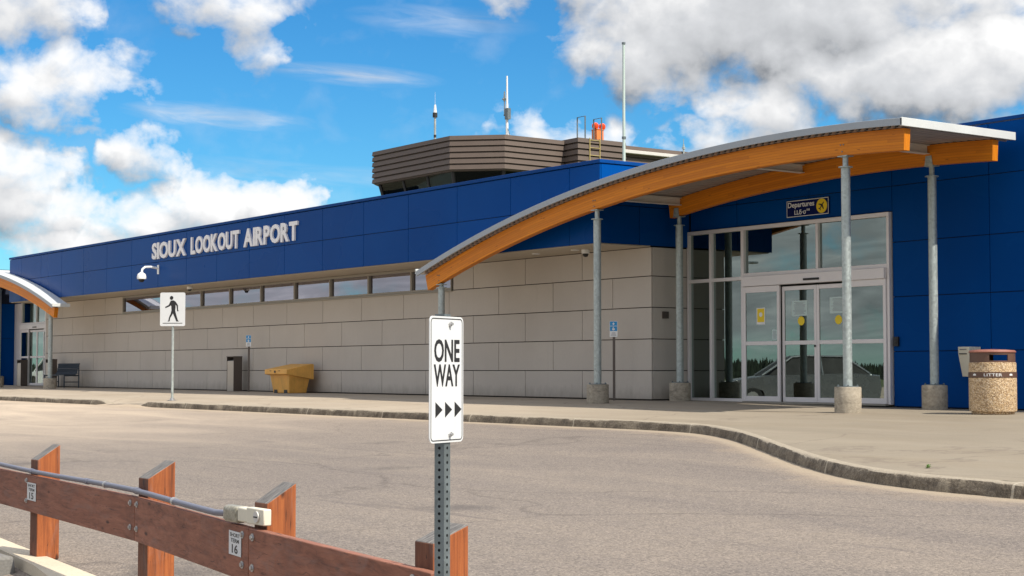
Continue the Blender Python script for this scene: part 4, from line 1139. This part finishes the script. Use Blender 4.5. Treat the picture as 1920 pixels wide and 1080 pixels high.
mb = MB(); mb.tube([(-71.5, -45.5, 6.55), (-71.6, -45.7, 7.0), (-71.9, -46.2, 7.2), (-72.3, -46.9, 7.25)], .05, 8); mb.build('arm', M['galvdark'], lp)
mb = MB(); mb.box(-72.75, -72.25, -47.3, -46.8, 7.16, 7.3); mb.build('lamp_head', M['galvdark'], lp, bevel=.03)

# far spruce forest across the car park (only mirrored in the glazing)
mf, t = material('forest'); p = t.pos(); t.put(t.b.inputs['Base Color'], t.ramp(t.noise(p, .5, 5, .7), [(.3, (.008, .013, .009)), (.7, (.022, .034, .018))])); t.b.inputs['Roughness'].default_value = .95
fo = MB(); rnd = random.Random(11)
for i in range(6000):
    a = R(rnd.uniform(165, 300)); d = rnd.uniform(300, 380); x, y = d * math.cos(a), d * math.sin(a); h = rnd.uniform(3.2, 4.0) + 1.2 * math.sin(a * 9) + .7 * math.sin(a * 23)
    h = max(3, h); n = 6; w = rnd.uniform(.9, 1.7)
    for lv in range(3):
        z0_ = -1.2 + h * lv * .25; z1_ = z0_ + h * .55; ww = w * (1 - lv * .28)
        vs = [(x + ww * rnd.uniform(.7, 1.2) * math.cos(k_ * math.pi / 3), y + ww * rnd.uniform(.7, 1.2) * math.sin(k_ * math.pi / 3), z0_ - .3) for k_ in range(n)] + [(x, y, z1_)]
        fo.add(vs, [(k_, (k_+1) % n, n) for k_ in range(n)])
tag(fo.build('forest', mf, smooth=False), 'far line of dark spruce trees beyond the car park', 'forest', kind='stuff')

# ------------------------------------------------------------------ sky
SUN = Vector((.80, .19, 1.0)).normalized()
W = bpy.data.worlds.new('World'); SC.world = W; W.use_nodes = True
t = NT(W.node_tree); t.n.clear()
out = t.new('ShaderNodeOutputWorld'); bg = t.new('ShaderNodeBackground'); t.l.new(bg.outputs[0], out.inputs[0])
sky = t.new('ShaderNodeTexSky'); sky.sky_type = 'NISHITA'; sky.sun_disc = False
sky.sun_elevation = math.asin(SUN.z); sky.sun_rotation = math.atan2(SUN.x, SUN.y)
sky.air_density = 1.0; sky.dust_density = .3; sky.ozone_density = 3.0; sky.altitude = 300
hs = t.new('ShaderNodeHueSaturation', ins={'Color': sky.outputs[0], 'Saturation': 1.30, 'Value': 1.0})
SKY = t.mix(1., hs.outputs[0], (.37, .725, .84), 'MULTIPLY')
dirv = t.coord('Generated')

# cloud density as a function of the direction looked at (azimuth / elevation on the sky dome, in degrees)
gt = bpy.data.node_groups.new('cloud_density', 'ShaderNodeTree')
gt.interface.new_socket('Az', in_out='INPUT', socket_type='NodeSocketFloat')
gt.interface.new_socket('El', in_out='INPUT', socket_type='NodeSocketFloat')
gt.interface.new_socket('Density', in_out='OUTPUT', socket_type='NodeSocketFloat')
gt.interface.new_socket('Soft', in_out='OUTPUT', socket_type='NodeSocketFloat')
G = NT(gt); gi = G.new('NodeGroupInput'); go = G.new('NodeGroupOutput')
az, el = gi.outputs[0], gi.outputs[1]
cv = G.new('ShaderNodeCombineXYZ', ins={0: az, 1: G.math('MULTIPLY', el, 1.25), 2: 3.7}).outputs[0]
n1 = G.noise(cv, .5, 6, .54, .2); n2 = G.noise(cv, .16, 1, .5)
# az, el, half width, half height, weight : the clouds of this afternoon
CL = [(-17.2,12.6,2.9,2.0,.95),(-16.2,9.7,3.5,1.5,.9),(-13.6,9.3,1.6,1.0,.35),(-9.9,12.7,2.9,1.5,.75),(-9.2,11.3,1.1,1.5,.5),(-17.3,6.3,2.5,1.7,1.0),(-17.8,5.6,2.7,1.5,1.0),(-15.6,5.6,1.6,1.0,.8),
      (-12.9,7.5,1.7,1.0,.75),(-10.6,5.7,2.2,1.5,1.05),(-8.4,5.8,1.6,1.3,1.05),(-12.8,5.0,2.6,1.2,.95),(-15.1,4.3,2.8,.9,.85),
      (10.2,12.6,9.0,3.1,1.6),(14.5,10.4,7.2,2.2,1.5),(5.8,11.8,4.2,2.5,1.2),(2.0,13.6,3.2,1.4,.9),(9.2,9.2,2.6,1.4,.9),(9.6,7.9,2.2,1.0,.6),(17.2,8.7,2.8,.8,.65),(13.5,8.8,3.2,.8,.45),
      (1.4,8.35,2.3,1.0,.62),(4.6,7.9,2.6,.9,.55),(7.9,8.0,2.4,1.3,.8),(18,8.6,3,1.0,.8)]
WL = [(-5.6,10.3,3.4,.42,.7),(-10.2,8.75,3.6,.5,.75),(-4,6.7,4.0,.4,.4),(-2.5,12.2,3.6,.6,.4),(-9,3.9+3.0,5,.5,.3)]
acc = 0.
P2 = G.new('ShaderNodeCombineXYZ', ins={0: az, 1: el}).outputs[0]
wp = G.noise(P2, .5, 5, .54, 0, 'Color')
P2 = G.vmath('ADD', P2, G.vmath('MULTIPLY', G.vmath('SUBTRACT', wp, (.5, .5, .5)), (4.2, 2.6, 0)))
for a, e, ra, re, w in CL:
    k_ = math.sqrt(w)
    n = G.n.new('ShaderNodeVectorMath'); n.operation = 'MULTIPLY_ADD'; G.l.new(P2, n.inputs[0])
    n.inputs[1].default_value = (k_ / ra, k_ / re, 0); n.inputs[2].default_value = (-a * k_ / ra, -e * k_ / re, 0)
    q = G.vmath('DOT_PRODUCT', n.outputs[0], n.outputs[0])
    acc = G.math('MAXIMUM', G.math('SUBTRACT', 1.25 * w, q), acc)
# elsewhere on the dome: broken cumulus from noise
front = G.math('MULTIPLY', G.lin(G.math('ABSOLUTE', az), 19, 24, 1, 0), G.lin(el, 15, 20, 1, 0))
gen = G.math('MULTIPLY', G.lin(G.math('ADD', n2, G.lin(el, 4, 24, .22, 0)), .36, .52, 0, 1.2), G.math('SUBTRACT', 1., front))
acc = G.math('ADD', acc, gen)
dens = G.math('ADD', acc, G.math('MULTIPLY', G.math('SUBTRACT', n1, .56), G.lin(acc, .0, .3, .3, 3.6)))
G.l.new(dens, go.inputs[0])
soft = G.math('ADD', acc, G.math('ADD', G.math('MULTIPLY', G.math('SUBTRACT', n2, .5), 1.6), G.math('MULTIPLY', G.math('SUBTRACT', n1, .5), .75)))
G.l.new(soft, go.inputs[1])
# direction -> azimuth about the building's view axis, elevation
sx_ = t.new('ShaderNodeSeparateXYZ', ins={0: dirv})
FWx, FWy, Rx, Ry = -.8118, .5839, .5839, .8118
dR = t.math('ADD', t.math('MULTIPLY', sx_.outputs[0], Rx), t.math('MULTIPLY', sx_.outputs[1], Ry))
dF = t.math('ADD', t.math('MULTIPLY', sx_.outputs[0], FWx), t.math('MULTIPLY', sx_.outputs[1], FWy))
AZ = t.math('MULTIPLY', t.math('ARCTAN2', dR, dF), 57.2958); EL = t.math('MULTIPLY', t.math('ARCSINE', sx_.outputs[2]), 57.2958)
def dens_at(a, e):
    g_ = t.new('ShaderNodeGroup', node_tree=gt); t.put(g_.inputs[0], a); t.put(g_.inputs[1], e); return g_.outputs
(d0, s0) = dens_at(AZ, EL); (d1, s1) = dens_at(t.math('ADD', AZ, .4), t.math('ADD', EL, .8))
alpha = t.lin(d0, -.02, 1.1); alpha = t.math('MULTIPLY', alpha, t.math('SUBTRACT', 2., alpha), clamp=True)
wv = t.new('ShaderNodeCombineXYZ', ins={0: t.math('MULTIPLY', AZ, .35), 1: t.math('ADD', t.math('MULTIPLY', EL, 2.2), t.math('MULTIPLY', AZ, .22))}).outputs[0]
wn_ = t.lin(t.noise(wv, .8, 5, .6, .8), .38, .75)
PW = t.new('ShaderNodeCombineXYZ', ins={0: AZ, 1: t.math('ADD', EL, t.math('MULTIPLY', AZ, .06))}).outputs[0]; wacc = 0.
for a, e, ra, re, w in WL:
    n = t.n.new('ShaderNodeVectorMath'); n.operation = 'MULTIPLY_ADD'; t.l.new(PW, n.inputs[0]); e = e + a * .06
    n.inputs[1].default_value = (1 / ra, 1 / re, 0); n.inputs[2].default_value = (-a / ra, -e / re, 0)
    wacc = t.math('MAXIMUM', t.math('MULTIPLY', t.math('SUBTRACT', 1., t.vmath('DOT_PRODUCT', n.outputs[0], n.outputs[0])), w), wacc)
alpha = t.math('MAXIMUM', alpha, t.math('MULTIPLY', wacc, t.math('ADD', t.math('MULTIPLY', wn_, .9), .12)))
alpha = t.math('MULTIPLY', alpha, t.lin(EL, -1, 1.5))
lit = t.math('ADD', .56, t.math('MULTIPLY', t.math('SUBTRACT', s0, s1), .62))
lit = t.math('SUBTRACT', lit, t.lin(s0, .7, 2.4, 0, .13), clamp=True)
# the weather behind the viewer is heavier and greyer
lit = t.math('MULTIPLY', lit, t.lin(t.math('ABSOLUTE', AZ), 30, 80, 1, 1.0))
lit = t.math('MULTIPLY', lit, t.math('ADD', 1., t.math('MULTIPLY', t.lin(t.math('ABSOLUTE', AZ), 30, 70, 0, .8), t.math('SUBTRACT', wn_, .62))))
ccol = t.ramp(lit, [(.02, (.20, .22, .25)), (.25, (.52, .535, .56)), (.48, (.70, .715, .74)), (.62, (.86, .865, .875)), (.8, (1.02, 1.02, 1.02))])
hi = t.lin(EL, 17, 32, 1, 1.75)   # overhead clouds, out of view, brightened to add fill light
CB = t.vmath('MULTIPLY', ccol, t.new('ShaderNodeCombineXYZ', ins={0: hi, 1: hi, 2: hi}).outputs[0])
mixn = t.mix(alpha, t.mix(1., SKY, (.097, .097, .097), 'MULTIPLY'), t.mix(1., CB, (.60, .60, .60), 'MULTIPLY'))
t.put(bg.inputs[0], mixn); bg.inputs[1].default_value = 1.0

W.cycles.sampling_method = 'MANUAL'; W.cycles.sample_map_resolution = 256
sl = bpy.data.lights.new('sun', 'SUN'); sl.energy = 3.6; sl.angle = R(.53); sl.color = (1., .93, .82)
so = bpy.data.objects.new('sun', sl); COL.objects.link(so); so.location = (20, 0, 30)
so.rotation_euler = SUN.to_track_quat('Z', 'Y').to_euler()

# ------------------------------------------------------------------ camera
cam = bpy.data.cameras.new('camera'); co = bpy.data.objects.new('camera', cam); COL.objects.link(co)
co.location = (0, -21.3, .61)
cam.sensor_width = 36; cam.lens = 3050 / 1920 * 36; cam.clip_start = .1; cam.clip_end = 5000
pitch = math.atan(154 / 3050)
co.rotation_euler = (math.pi / 2 + pitch, 0, math.atan2(.8118, .5839))
SC.camera = co
SC.view_settings.view_transform = 'Standard'; SC.view_settings.look = 'None'
SC.view_settings.exposure = 0.74; SC.view_settings.gamma = 1
SC.render.engine = 'CYCLES'
